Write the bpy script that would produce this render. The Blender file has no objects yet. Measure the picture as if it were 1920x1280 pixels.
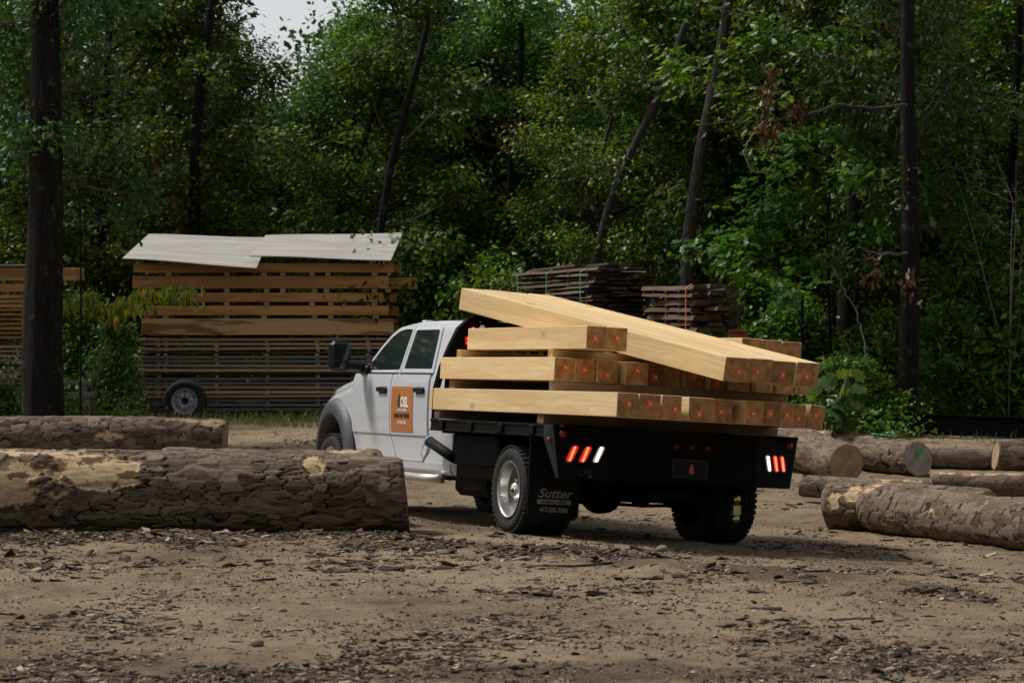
import bpy, bmesh, math, random
import numpy as np
from mathutils import Matrix, Vector

# ------------------------------------------------------------------ camera, sky, sun, exposure
SC = bpy.context.scene
COL = SC.collection
FPX, HY, CAMZ = 5535.0, 675.0, 1.6          # focal length in photo pixels, horizon row, eye height
cam_d = bpy.data.cameras.new('camera')
cam_d.sensor_width = 36.0
cam_d.lens = FPX / 1920 * 36
cam_d.shift_y = 35 / 1920
cam_d.clip_start, cam_d.clip_end = 0.5, 2000
cam_d.dof.use_dof = True
cam_d.dof.focus_distance = 27.0
cam_d.dof.aperture_fstop = 6.3
cam = bpy.data.objects.new('camera', cam_d)
cam.location = (0, 0, CAMZ)
cam.rotation_euler = (math.pi / 2, 0, 0)
COL.objects.link(cam)
SC.camera = cam

SUN_DIR = Vector((-0.62, 0.22, 1.0)).normalized()      # towards the sun, high on the left behind thin cloud
world = bpy.data.worlds.new('World')
SC.world = world
world.use_nodes = True
wn = world.node_tree
bg = wn.nodes['Background']
sky = wn.nodes.new('ShaderNodeTexSky')
sky.sky_type = 'NISHITA'
sky.sun_disc = False
sky.sun_elevation = math.asin(SUN_DIR.z)
sky.sun_rotation = math.atan2(SUN_DIR.x, SUN_DIR.y)
sky.air_density = 1.0
sky.dust_density = 1.2
hs = wn.nodes.new('ShaderNodeHueSaturation')
hs.inputs['Saturation'].default_value = 0.22
hs.inputs['Value'].default_value = 1.0
wn.links.new(sky.outputs[0], hs.inputs['Color'])
wn.links.new(hs.outputs[0], bg.inputs[0])
bg.inputs[1].default_value = 0.08
sun_d = bpy.data.lights.new('sun', 'SUN')
sun_d.energy = 2.6
sun_d.angle = math.radians(11)
sun_d.color = (1.0, 0.955, 0.89)
sun = bpy.data.objects.new('sun', sun_d)
sun.rotation_euler = SUN_DIR.to_track_quat('Z', 'Y').to_euler()
sun.location = (-20, 10, 30)
COL.objects.link(sun)
SC.view_settings.view_transform = 'Standard'
SC.view_settings.look = 'None'
SC.view_settings.gamma = 1.0
SC.view_settings.use_curve_mapping = False
SC.view_settings.exposure = 0.62
SC.cycles.max_bounces = 3
SC.cycles.diffuse_bounces = 2
SC.cycles.glossy_bounces = 2
SC.cycles.transmission_bounces = 2
SC.cycles.transparent_max_bounces = 6

rng = np.random.default_rng(7)
random.seed(7)

# ------------------------------------------------------------------ small helpers
def P(px, py, Y):
    return np.array([(px - 960) / FPX * Y, Y, CAMZ - (py - HY) / FPX * Y])

def sst(a, b, x):
    t = np.clip((np.asarray(x, float) - a) / (b - a), 0, 1)
    return t * t * (3 - 2 * t)

def hash2(i, j, seed):
    n = (i.astype(np.int64) * 374761393 + j.astype(np.int64) * 668265263 + seed * 974711) & 0x7fffffff
    n = ((n ^ (n >> 13)) * 1274126177) & 0x7fffffff
    n = (n ^ (n >> 16)) & 0x7fffffff
    return (n % 100003) / 100003.0

def vnoise(x, y, seed=0):
    x = np.asarray(x, float); y = np.asarray(y, float)
    i = np.floor(x).astype(np.int64); j = np.floor(y).astype(np.int64)
    u = x - i; v = y - j
    u = u * u * (3 - 2 * u); v = v * v * (3 - 2 * v)
    a = hash2(i, j, seed); b = hash2(i + 1, j, seed); c = hash2(i, j + 1, seed); d = hash2(i + 1, j + 1, seed)
    return (a * (1 - u) + b * u) * (1 - v) + (c * (1 - u) + d * u) * v

def fbm(x, y, seed=0, o=4):
    s = 0; a = 0.5
    for k in range(o):
        s = s + a * vnoise(x * 2 ** k + 17 * k, y * 2 ** k + 5 * k, seed + k); a *= 0.5
    return s

# truck placement (rear axle side, heading away to the left, leaning with the slope of the yard)
TA, TR = math.radians(23.5), math.radians(3.3)
tR = np.array([math.cos(TA) * math.cos(TR), math.sin(TA) * math.cos(TR), -math.sin(TR)])
tF = np.array([-math.sin(TA), math.cos(TA), 0.0])
tU = np.cross(tR, tF)
tO = np.array([1.5021, 26.4896, -0.058])
TM = Matrix(((tR[0], tF[0], tU[0], tO[0]), (tR[1], tF[1], tU[1], tO[1]), (tR[2], tF[2], tU[2], tO[2]), (0, 0, 0, 1)))

def berm(X, Y):      # low ridge of bark litter pushed up behind the truck and along the big log
    ctr = np.interp(X, [-.6, .4, 1.2, 2.0, 3.0], [24.6, 23.9, 22.6, 21.3, 20.2])
    w = sst(-1.2, -.4, X) * (1 - sst(2.7, 3.4, X))
    b = 0.060 * w * np.exp(-((Y - ctr) / .55) ** 2) * (.4 + 1.2 * fbm(X * 2.2, Y * 1.6, 83, 3))
    b = b + 0.05 * np.exp(-((Y - 26.1) / .45) ** 2) * (1 - sst(-1.2, -.6, X)) * (.3 + 1.4 * fbm(X * 2.5, Y, 84, 3))
    lane = np.interp(X, [1.5, 2.5, 3.5, 4.5], [26.5, 24.9, 23.6, 22.8])
    rut = sst(1.2, 1.9, X) * (np.exp(-((Y - lane) / .35) ** 2) + np.exp(-((Y - lane - 1.9) / .35) ** 2))
    return b - 0.022 * rut

def gz(X, Y):
    X = np.asarray(X, float); Y = np.asarray(Y, float)
    xr = (X - tO[0]) * math.cos(TA) + (Y - tO[1]) * math.sin(TA)
    c = 1.55 * np.tanh(xr / 1.55)
    c = np.where(np.abs(xr) < 1.3, xr * 0.93, np.sign(xr) * 1.21 + (c - 1.55 * np.tanh(np.sign(xr) * 1.3 / 1.55)) * 0.6)
    side = -0.058 - 0.0577 * c
    near = 1 - sst(31, 41, Y)
    z = side * near + 0.60 * sst(30.5, 49, Y) + 0.012 * np.clip(Y - 52, 0, 200) + 0.115 * np.clip(Y - 84, 0, 220)
    return z

def link(o, parent=None):
    COL.objects.link(o)
    if parent is not None:
        o.parent = parent
    return o

def tag(o, label=None, cat=None, group=None, kind=None):
    if label: o['label'] = label
    if cat: o['category'] = cat
    if group: o['group'] = group
    if kind: o['kind'] = kind
    return o

def empty(name, loc=(0, 0, 0), rot=None, mat=None):
    o = bpy.data.objects.new(name, None)
    o.empty_display_size = 0.2
    if mat is not None: o.matrix_world = mat
    else:
        o.location = tuple(float(v) for v in loc)
        if rot: o.rotation_euler = rot
    COL.objects.link(o)
    return o

def np_mesh(name, V, faces, mats, mi=None, smooth=False, attrs=None):
    """faces: list of int arrays (n,k)"""
    me = bpy.data.meshes.new(name)
    V = np.asarray(V, np.float32)
    me.vertices.add(len(V)); me.vertices.foreach_set('co', V.ravel())
    faces = [np.asarray(f, np.int32) for f in faces if len(f)]
    nl = sum(f.size for f in faces); npoly = sum(len(f) for f in faces)
    me.loops.add(nl); me.polygons.add(npoly)
    me.loops.foreach_set('vertex_index', np.concatenate([f.ravel() for f in faces]))
    tot = np.concatenate([np.full(len(f), f.shape[1], np.int32) for f in faces])
    st = np.concatenate([[0], np.cumsum(tot)[:-1]]).astype(np.int32)
    me.polygons.foreach_set('loop_start', st)
    if mi is not None: me.polygons.foreach_set('material_index', np.asarray(mi, np.int32))
    me.polygons.foreach_set('use_smooth', np.full(npoly, bool(smooth)))
    me.update(calc_edges=True)
    if attrs:
        for k, a in attrs.items():
            at = me.attributes.new(k, 'FLOAT', 'POINT')
            at.data.foreach_set('value', np.asarray(a, np.float32))
    for m in (mats if isinstance(mats, (list, tuple)) else [mats]):
        me.materials.append(m)
    return me

class MB:
    def __init__(self):
        self.V = []; self.F = []; self.M = []; self.S = []; self.n = 0
    def add(self, V, F, m=0, smooth=False):
        V = [tuple(v) for v in V]
        for f in F:
            self.F.append([i + self.n for i in f]); self.M.append(m); self.S.append(smooth)
        self.V += V; self.n += len(V)
        return self
    def box(self, c, size, ch=0.0, mat=None, m=0):
        V, F = cbox_geo(size[0], size[1], size[2], ch)
        V = [Vector(v) for v in V]
        if mat is not None: V = [mat @ v for v in V]
        self.add([v + Vector(c) for v in V], F, m)
        return self
    def tube(self, path, rad, seg=10, m=0, cap=True, smooth=True):
        V, Q = tube_geo(np.asarray(path, float), np.broadcast_to(np.asarray(rad, float), (len(path),)), seg)
        self.add(V.tolist(), Q.tolist(), m, smooth)
        if cap:
            n = len(path)
            self.add([], [])
            b = self.n - len(V)
            self.F.append([b + k for k in range(seg)][::-1]); self.M.append(m); self.S.append(False)
            self.F.append([b + (n - 1) * seg + k for k in range(seg)]); self.M.append(m); self.S.append(False)
        return self
    def lathe(self, prof, seg=40, c=(0, 0, 0), m=0, axis='x', smooth=True):
        V = []; F = []
        for (x, r) in prof:
            for k in range(seg):
                a = 2 * math.pi * k / seg
                p = (x, r * math.cos(a), r * math.sin(a))
                if axis == 'y': p = (p[1], p[0], p[2])
                if axis == 'z': p = (p[1], p[2], p[0])
                V.append((p[0] + c[0], p[1] + c[1], p[2] + c[2]))
        for i in range(len(prof) - 1):
            for k in range(seg):
                k2 = (k + 1) % seg
                F.append([i * seg + k, i * seg + k2, (i + 1) * seg + k2, (i + 1) * seg + k])
        self.add(V, F, m, smooth)
        return self
    def prism(self, poly, ext, m=0):
        """poly: list of 3D pts (planar), ext: extrusion vector"""
        n = len(poly); e = Vector(ext)
        V = [Vector(p) for p in poly] + [Vector(p) + e for p in poly]
        F = [list(range(n))[::-1], list(range(n, 2 * n))] + [[i, (i + 1) % n, n + (i + 1) % n, n + i] for i in range(n)]
        self.add(V, F, m)
        return self
    def mesh(self, name, mats, recalc=True):
        me = bpy.data.meshes.new(name)
        me.from_pydata(self.V, [], self.F)
        for mm in (mats if isinstance(mats, (list, tuple)) else [mats]): me.materials.append(mm)
        me.polygons.foreach_set('material_index', self.M)
        if recalc:
            bm = bmesh.new(); bm.from_mesh(me); bmesh.ops.recalc_face_normals(bm, faces=bm.faces); bm.to_mesh(me); bm.free()
        me.polygons.foreach_set('use_smooth', self.S)
        me.update()
        return me
    def build(self, name, mats, parent=None, recalc=True):
        o = bpy.data.objects.new(name, self.mesh(name, mats, recalc))
        return link(o, parent)

def cbox_geo(a, b, d, ch=0.004):
    a, b, d = a / 2, b / 2, d / 2
    if ch <= 0:
        V = [(x, y, z) for x in (-a, a) for y in (-b, b) for z in (-d, d)]
        F = [[0, 1, 3, 2], [4, 6, 7, 5], [0, 4, 5, 1], [2, 3, 7, 6], [0, 2, 6, 4], [1, 5, 7, 3]]
        return V, F
    ch = min(ch, a * .8, b * .8, d * .8)
    S = (-1, 1); V = []; ix = {}
    for x in S:
        for y in S:
            for z in S:
                for k in range(3):
                    h = [a - ch, b - ch, d - ch]; h[k] = (a, b, d)[k]
                    ix[(x, y, z, k)] = len(V); V.append((x * h[0], y * h[1], z * h[2]))
    F = []
    for x in S: F.append([ix[(x, y, z, 0)] for y, z in ((-1, -1), (1, -1), (1, 1), (-1, 1))])
    for y in S: F.append([ix[(x, y, z, 1)] for x, z in ((-1, -1), (1, -1), (1, 1), (-1, 1))])
    for z in S: F.append([ix[(x, y, z, 2)] for x, y in ((-1, -1), (1, -1), (1, 1), (-1, 1))])
    for x in S:
        for y in S:
            F.append([ix[(x, y, -1, 0)], ix[(x, y, 1, 0)], ix[(x, y, 1, 1)], ix[(x, y, -1, 1)]])
    for x in S:
        for z in S:
            F.append([ix[(x, -1, z, 0)], ix[(x, 1, z, 0)], ix[(x, 1, z, 2)], ix[(x, -1, z, 2)]])
    for y in S:
        for z in S:
            F.append([ix[(-1, y, z, 1)], ix[(1, y, z, 1)], ix[(1, y, z, 2)], ix[(-1, y, z, 2)]])
    for x in S:
        for y in S:
            for z in S: F.append([ix[(x, y, z, 0)], ix[(x, y, z, 1)], ix[(x, y, z, 2)]])
    out = []
    for f in F:
        p = [Vector(V[i]) for i in f]
        n = (p[1] - p[0]).cross(p[2] - p[0])
        out.append(f if n.dot(sum(p, Vector())) > 0 else f[::-1])
    return V, out

def tube_geo(path, rad, seg, disp=None):
    n = len(path)
    t = np.gradient(path, axis=0); t /= np.linalg.norm(t, axis=1)[:, None] + 1e-9
    ref = np.array([0.0, 0, 1]) if abs(t[0][2]) < .8 else np.array([1.0, 0, 0])
    a = np.cross(t, ref); a /= np.linalg.norm(a, axis=1)[:, None] + 1e-9
    b = np.cross(t, a)
    th = np.arange(seg) * 2 * math.pi / seg
    r = rad[:, None] * np.ones(seg)[None]
    if disp is not None: r = r + disp
    V = path[:, None] + r[..., None] * (np.cos(th)[None, :, None] * a[:, None] + np.sin(th)[None, :, None] * b[:, None])
    i, k = np.meshgrid(np.arange(n - 1), np.arange(seg), indexing='ij'); k2 = (k + 1) % seg
    Q = np.stack([i * seg + k, i * seg + k2, (i + 1) * seg + k2, (i + 1) * seg + k], -1).reshape(-1, 4)
    return V.reshape(-1, 3), Q

def text_mesh(body, size, M4, mat, shear=0.0, bold=0.0, ext=0.0008, sx=1.0):
    cu = bpy.data.curves.new('lettering', 'FONT')
    cu.body = body; cu.size = size; cu.shear = shear; cu.offset = bold; cu.extrude = ext
    cu.align_x = 'CENTER'; cu.align_y = 'CENTER'; cu.resolution_u = 3
    ob = bpy.data.objects.new('lettering', cu)
    me = bpy.data.meshes.new_from_object(ob)
    me.transform(M4 @ Matrix.Diagonal((sx, 1, 1, 1)))
    me.materials.clear(); me.materials.append(mat)
    bpy.data.objects.remove(ob)
    return me

# ------------------------------------------------------------------ materials
def new_mat(name):
    m = bpy.data.materials.new(name); m.use_nodes = True
    nt = m.node_tree
    return m, nt, nt.nodes['Principled BSDF']

def nd(nt, typ, props=None, **inp):
    n = nt.nodes.new(typ)
    for k, v in (props or {}).items(): setattr(n, k, v)
    for k, v in inp.items():
        k = k.replace('_', ' ')
        s = n.inputs[int(k[1:])] if k[0] == 'i' and k[1:].isdigit() else n.inputs[k]
        if isinstance(v, bpy.types.NodeSocket): nt.links.new(v, s)
        else: s.default_value = v
    return n

def mathn(nt, op, a, b=0.0, clamp=False):
    n = nt.nodes.new('ShaderNodeMath'); n.operation = op; n.use_clamp = clamp
    for i, v in enumerate((a, b)):
        if isinstance(v, bpy.types.NodeSocket): nt.links.new(v, n.inputs[i])
        else: n.inputs[i].default_value = v
    return n.outputs[0]

def mixc(nt, f, a, b, mode='MIX'):
    n = nt.nodes.new('ShaderNodeMix'); n.data_type = 'RGBA'; n.blend_type = mode
    for s, v in ((n.inputs[0], f), (n.inputs[6], a), (n.inputs[7], b)):
        if isinstance(v, bpy.types.NodeSocket): nt.links.new(v, s)
        else: s.default_value = v if not isinstance(v, tuple) or len(v) == 4 else (*v, 1)
    return n.outputs[2]

def ramp(nt, fac, stops, interp='LINEAR'):
    n = nt.nodes.new('ShaderNodeValToRGB'); cr = n.color_ramp; cr.interpolation = interp
    while len(cr.elements) < len(stops): cr.elements.new(0.5)
    for e, (p, c) in zip(cr.elements, stops):
        e.position = p; e.color = (*c, 1) if len(c) == 3 else c
    nt.links.new(fac, n.inputs[0])
    return n.outputs[0]

def noise(nt, vec, scale, detail=4, rough=0.55, dist=0.0):
    n = nd(nt, 'ShaderNodeTexNoise', Scale=scale, Detail=detail, Roughness=rough, Distortion=dist)
    if vec is not None: nt.links.new(vec, n.inputs['Vector'])
    return n.outputs[0]

def mapping(nt, vec, scale=(1, 1, 1), loc=None):
    n = nd(nt, 'ShaderNodeMapping'); nt.links.new(vec, n.inputs[0])
    n.inputs['Scale'].default_value = scale
    if loc is not None:
        if isinstance(loc, bpy.types.NodeSocket): nt.links.new(loc, n.inputs['Location'])
        else: n.inputs['Location'].default_value = loc
    return n.outputs[0]

def bump(nt, h, strength, dist, bs):
    n = nd(nt, 'ShaderNodeBump', Strength=strength, Distance=dist); nt.links.new(h, n.inputs['Height'])
    nt.links.new(n.outputs[0], bs.inputs['Normal'])

def simple(name, col, rough=0.5, metal=0.0, spec=0.5, var=0.0, scale=8, coat=0.0, bmp=0.0):
    m, nt, b = new_mat(name)
    b.inputs['Base Color'].default_value = (*col, 1)
    b.inputs['Roughness'].default_value = rough
    b.inputs['Metallic'].default_value = metal
    b.inputs['Specular IOR Level'].default_value = spec
    b.inputs['Coat Weight'].default_value = coat
    b.inputs['Coat Roughness'].default_value = 0.06
    tc = nd(nt, 'ShaderNodeTexCoord').outputs['Object']
    if var > 0:
        n = noise(nt, tc, scale, 5, 0.65)
        c = ramp(nt, n, [(0.3, tuple(x * (1 - var) for x in col)), (0.7, tuple(min(1, x * (1 + var)) for x in col))])
        nt.links.new(c, b.inputs['Base Color'])
        r = ramp(nt, n, [(0.3, (rough * .85,) * 3), (0.7, (min(1, rough * 1.2),) * 3)])
        nt.links.new(r, b.inputs['Roughness'])
    if bmp > 0:
        bump(nt, noise(nt, tc, scale * 6, 4), bmp, 0.004, b)
    return m

def emis(name, col, strength, base=(0.2, 0.01, 0.01)):
    m, nt, b = new_mat(name)
    b.inputs['Base Color'].default_value = (*base, 1)
    b.inputs['Emission Color'].default_value = (*col, 1)
    b.inputs['Emission Strength'].default_value = strength
    b.inputs['Roughness'].default_value = 0.2
    return m

def wood(name, light, mid, end, heart=None, heart_amt=0.0, weather=None, wamt=0.0, knots=0.5, rough=0.7, tone=0.25):
    """sawn timber: grain runs along local X, end grain shows rings"""
    m, nt, b = new_mat(name)
    tc = nd(nt, 'ShaderNodeTexCoord').outputs['Object']
    rnd = nd(nt, 'ShaderNodeObjectInfo').outputs['Random']
    off = nd(nt, 'ShaderNodeCombineXYZ', X=mathn(nt, 'MULTIPLY', rnd, 91.0), Y=mathn(nt, 'MULTIPLY', rnd, 37.0), Z=mathn(nt, 'MULTIPLY', rnd, 53.0)).outputs[0]
    v = nd(nt, 'ShaderNodeVectorMath', {'operation': 'ADD'}, i0=tc, i1=off).outputs[0]
    warp = nd(nt, 'ShaderNodeTexNoise', Scale=1.0, Detail=2.0); nt.links.new(mapping(nt, v, (1.4, 6, 6)), warp.inputs['Vector'])
    vv = nd(nt, 'ShaderNodeVectorMath', {'operation': 'MULTIPLY_ADD'}, i0=warp.outputs['Color'], i1=(0.25, 0.09, 0.09), i2=v).outputs[0]
    g1 = noise(nt, mapping(nt, vv, (0.9, 34, 34)), 1.0, 5, 0.6)
    g2 = noise(nt, mapping(nt, vv, (3.0, 130, 130)), 1.0, 3, 0.6)
    c = ramp(nt, g1, [(0.30, mid), (0.52, tuple(0.5 * (x + y) for x, y in zip(light, mid))), (0.66, light)])
    c = mixc(nt, mathn(nt, 'MULTIPLY', g2, 0.35), c, mid)
    if heart is not None:
        h = noise(nt, mapping(nt, vv, (0.55, 5.5, 5.5)), 1.0, 3, 0.5)
        c = mixc(nt, mathn(nt, 'MULTIPLY', ramp(nt, h, [(0.50, (0, 0, 0)), (0.56, (1, 1, 1))]), heart_amt), c, heart)
    if knots > 0:
        vo = nd(nt, 'ShaderNodeTexVoronoi', Scale=1.0); nt.links.new(mapping(nt, vv, (1.5, 3.6, 3.6)), vo.inputs['Vector'])
        k = ramp(nt, vo.outputs['Distance'], [(0.06, (1, 1, 1)), (0.10, (0.6, 0.6, 0.6)), (0.17, (0, 0, 0))])
        c = mixc(nt, mathn(nt, 'MULTIPLY', k, knots), c, tuple(x * 0.35 for x in mid))
    if weather is not None:
        w = noise(nt, mapping(nt, v, (0.7, 9, 9)), 1.0, 4, 0.6)
        c = mixc(nt, mathn(nt, 'MULTIPLY', ramp(nt, w, [(0.3, (0, 0, 0)), (0.6, (1, 1, 1))]), wamt), c, weather)
    saw = noise(nt, mapping(nt, v, (75, 2.0, 2.0)), 1.0, 2, 0.5)
    c = mixc(nt, mathn(nt, 'MULTIPLY', ramp(nt, saw, [(0.42, (0, 0, 0)), (0.62, (1, 1, 1))]), 0.24), c, mid)
    # end grain
    nrm = nd(nt, 'ShaderNodeNewGeometry').outputs['Normal']
    vt = nd(nt, 'ShaderNodeVectorTransform', {'vector_type': 'NORMAL', 'convert_from': 'WORLD', 'convert_to': 'OBJECT'}); nt.links.new(nrm, vt.inputs[0])
    sx = nd(nt, 'ShaderNodeSeparateXYZ'); nt.links.new(vt.outputs[0], sx.inputs[0])
    em = mathn(nt, 'GREATER_THAN', mathn(nt, 'ABSOLUTE', sx.outputs[0]), 0.75)
    sp = nd(nt, 'ShaderNodeSeparateXYZ'); nt.links.new(tc, sp.inputs[0])
    oy = mathn(nt, 'ADD', sp.outputs[1], mathn(nt, 'MULTIPLY', mathn(nt, 'SUBTRACT', rnd, 0.5), 0.22))
    oz = mathn(nt, 'ADD', sp.outputs[2], mathn(nt, 'MULTIPLY', mathn(nt, 'FRACT', mathn(nt, 'MULTIPLY', rnd, 7.3)), 0.12))
    dist = mathn(nt, 'SQRT', mathn(nt, 'ADD', mathn(nt, 'MULTIPLY', oy, oy), mathn(nt, 'MULTIPLY', oz, oz)))
    wv = noise(nt, v, 22, 3, 0.6)
    ring = mathn(nt, 'SINE', mathn(nt, 'ADD', mathn(nt, 'MULTIPLY', dist, 520.0), mathn(nt, 'MULTIPLY', wv, 7.0)))
    blot = noise(nt, v, 13, 4, 0.6)
    ef = mathn(nt, 'ADD', mathn(nt, 'MULTIPLY', ring, 0.20), mathn(nt, 'MULTIPLY', blot, 1.0))
    ec = ramp(nt, ef, [(0.28, tuple(x * 0.30 for x in end)), (0.48, end), (0.72, tuple(min(1, x * 1.6) for x in end))])
    ec = mixc(nt, ramp(nt, mathn(nt, 'FRACT', mathn(nt, 'MULTIPLY', rnd, 13.7)), [(0.0, (0, 0, 0)), (0.75, (0.15, 0.15, 0.15)), (1.0, (0.75, 0.75, 0.75))]), ec, tuple(x * 0.28 for x in end))
    c = mixc(nt, em, c, ec)
    tn = mathn(nt, 'ADD', 1 - tone / 2, mathn(nt, 'MULTIPLY', mathn(nt, 'FRACT', mathn(nt, 'MULTIPLY', rnd, 5.1)), tone))
    c = mixc(nt, 1.0, c, nd(nt, 'ShaderNodeCombineXYZ', X=tn, Y=tn, Z=tn).outputs[0], 'MULTIPLY')
    nt.links.new(c, b.inputs['Base Color'])
    b.inputs['Roughness'].default_value = rough
    b.inputs['Specular IOR Level'].default_value = 0.25
    bump(nt, mathn(nt, 'ADD', g1, g2), 0.35, 0.004, b)
    return m

MAT = {}
MAT['pine'] = wood('pine_timber', (0.74, 0.57, 0.33), (0.57, 0.39, 0.18), (0.42, 0.215, 0.085), heart=(0.50, 0.30, 0.12), heart_amt=0.35, knots=0.8, tone=0.16)
MAT['sticker'] = wood('sticker_wood', (0.44, 0.31, 0.16), (0.28, 0.17, 0.08), (0.16, 0.10, 0.06), weather=(0.16, 0.14, 0.12), wamt=0.4, tone=0.3)
MAT['cedar'] = wood('amber_board', (0.64, 0.36, 0.13), (0.44, 0.21, 0.065), (0.28, 0.14, 0.05), heart=(0.22, 0.085, 0.026), heart_amt=0.5, knots=0.6, tone=0.3)
MAT['heart'] = wood('heartwood_board', (0.60, 0.38, 0.17), (0.46, 0.26, 0.10), (0.2, 0.1, 0.04), heart=(0.19, 0.075, 0.026), heart_amt=0.95, knots=0.6, tone=0.1)
MAT['thin'] = wood('thin_board', (0.60, 0.38, 0.20), (0.36, 0.20, 0.10), (0.2, 0.12, 0.07), weather=(0.27, 0.23, 0.19), wamt=0.6, knots=0.2, tone=0.6)
MAT['grey'] = wood('weathered_plank', (0.22, 0.20, 0.175), (0.13, 0.115, 0.10), (0.10, 0.085, 0.07), weather=(0.10, 0.095, 0.085), wamt=0.5, knots=0.2, tone=0.3)
MAT['slab'] = wood('slab_wood', (0.17, 0.10, 0.058), (0.075, 0.044, 0.027), (0.050, 0.032, 0.021), weather=(0.07, 0.058, 0.05), wamt=0.6, knots=0.2, tone=0.6, rough=0.85)
MAT['ply'] = wood('weathered_plywood', (0.56, 0.55, 0.54), (0.33, 0.315, 0.295), (0.3, 0.25, 0.2), weather=(0.27, 0.245, 0.215), wamt=0.75, knots=0.0, tone=0.1)

MAT['white'] = simple('dusty_white_paint', (0.52, 0.535, 0.56), 0.25, spec=0.5, var=0.025, scale=1.5, coat=1.0)
MAT['black'] = simple('black_steel', (0.0032, 0.0032, 0.0035), 0.6, spec=0.10, var=0.35, scale=9)
MAT['plastic'] = simple('grey_flare_plastic', (0.045, 0.047, 0.051), 0.55, var=0.15, scale=6)
MAT['trim'] = simple('black_trim', (0.006, 0.006, 0.007), 0.35, spec=0.3)
MAT['rubber'] = simple('tyre_rubber', (0.026, 0.0255, 0.025), 0.85, spec=0.2, var=0.35, scale=7)
MAT['rubber_flap'] = simple('mudflap_rubber', (0.005, 0.005, 0.005), 0.65, spec=0.15)
MAT['alloy'] = simple('polished_wheel', (0.58, 0.57, 0.55), 0.30, metal=0.85, var=0.12, scale=9)
MAT['wheeldisc'] = simple('shade_toned_wheel_disc', (0.16, 0.155, 0.15), 0.55, metal=0.5, var=0.3, scale=12)  # disc colour darkened to carry the shadow inside the dished wheel
MAT['chrome'] = simple('chrome', (0.75, 0.75, 0.74), 0.12, metal=1.0)
MAT['steelwheel'] = simple('grey_wheel_paint', (0.34, 0.35, 0.37), 0.5, metal=0.2, var=0.3, scale=14)
MAT['brass'] = simple('worn_hitch_plating', (0.45, 0.38, 0.22), 0.3, metal=1.0, var=0.3, scale=20)
MAT['bluecap'] = simple('blue_cap', (0.10, 0.24, 0.40), 0.4)
MAT['orange'] = simple('orange_vinyl', (0.36, 0.125, 0.03), 0.45, var=0.06, scale=3)
MAT['tagorange'] = simple('orange_tag', (0.74, 0.135, 0.012), 0.6)
MAT['print_white'] = simple('white_print', (0.75, 0.73, 0.70), 0.5)
MAT['print_grey'] = simple('faded_white_print', (0.20, 0.195, 0.18), 0.7)
MAT['print_dark'] = simple('dark_print', (0.018, 0.02, 0.018), 0.5)
MAT['orange_emblem'] = simple('orange_emblem', (0.55, 0.14, 0.03), 0.5)
MAT['redlens'] = simple('unlit_red_lens', (0.23, 0.012, 0.012), 0.25)
MAT['redlit'] = emis('lit_red_lens', (1.0, 0.012, 0.01), 0.42)
MAT['redled'] = emis('red_led', (1.0, 0.13, 0.05), 2.2)
MAT['whitelens'] = emis('lit_clear_lens', (0.62, 0.60, 0.48), 0.18, (0.4, 0.4, 0.36))
MAT['whiteled'] = emis('white_led', (1.0, 1.0, 0.96), 3.2, (0.8, 0.8, 0.8))
MAT['strap_green'] = simple('green_strap', (0.05, 0.32, 0.17), 0.4)
MAT['strap_orange'] = simple('orange_strap', (0.55, 0.13, 0.05), 0.4)
MAT['rust'] = simple('red_rusty_steel', (0.20, 0.045, 0.028), 0.7, var=0.3)

m, nt, b = new_mat('tinted_glass')
b.inputs['Base Color'].default_value = (0.010, 0.016, 0.017, 1)
b.inputs['Roughness'].default_value = 0.03
b.inputs['IOR'].default_value = 1.55
MAT['glass'] = m

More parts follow.
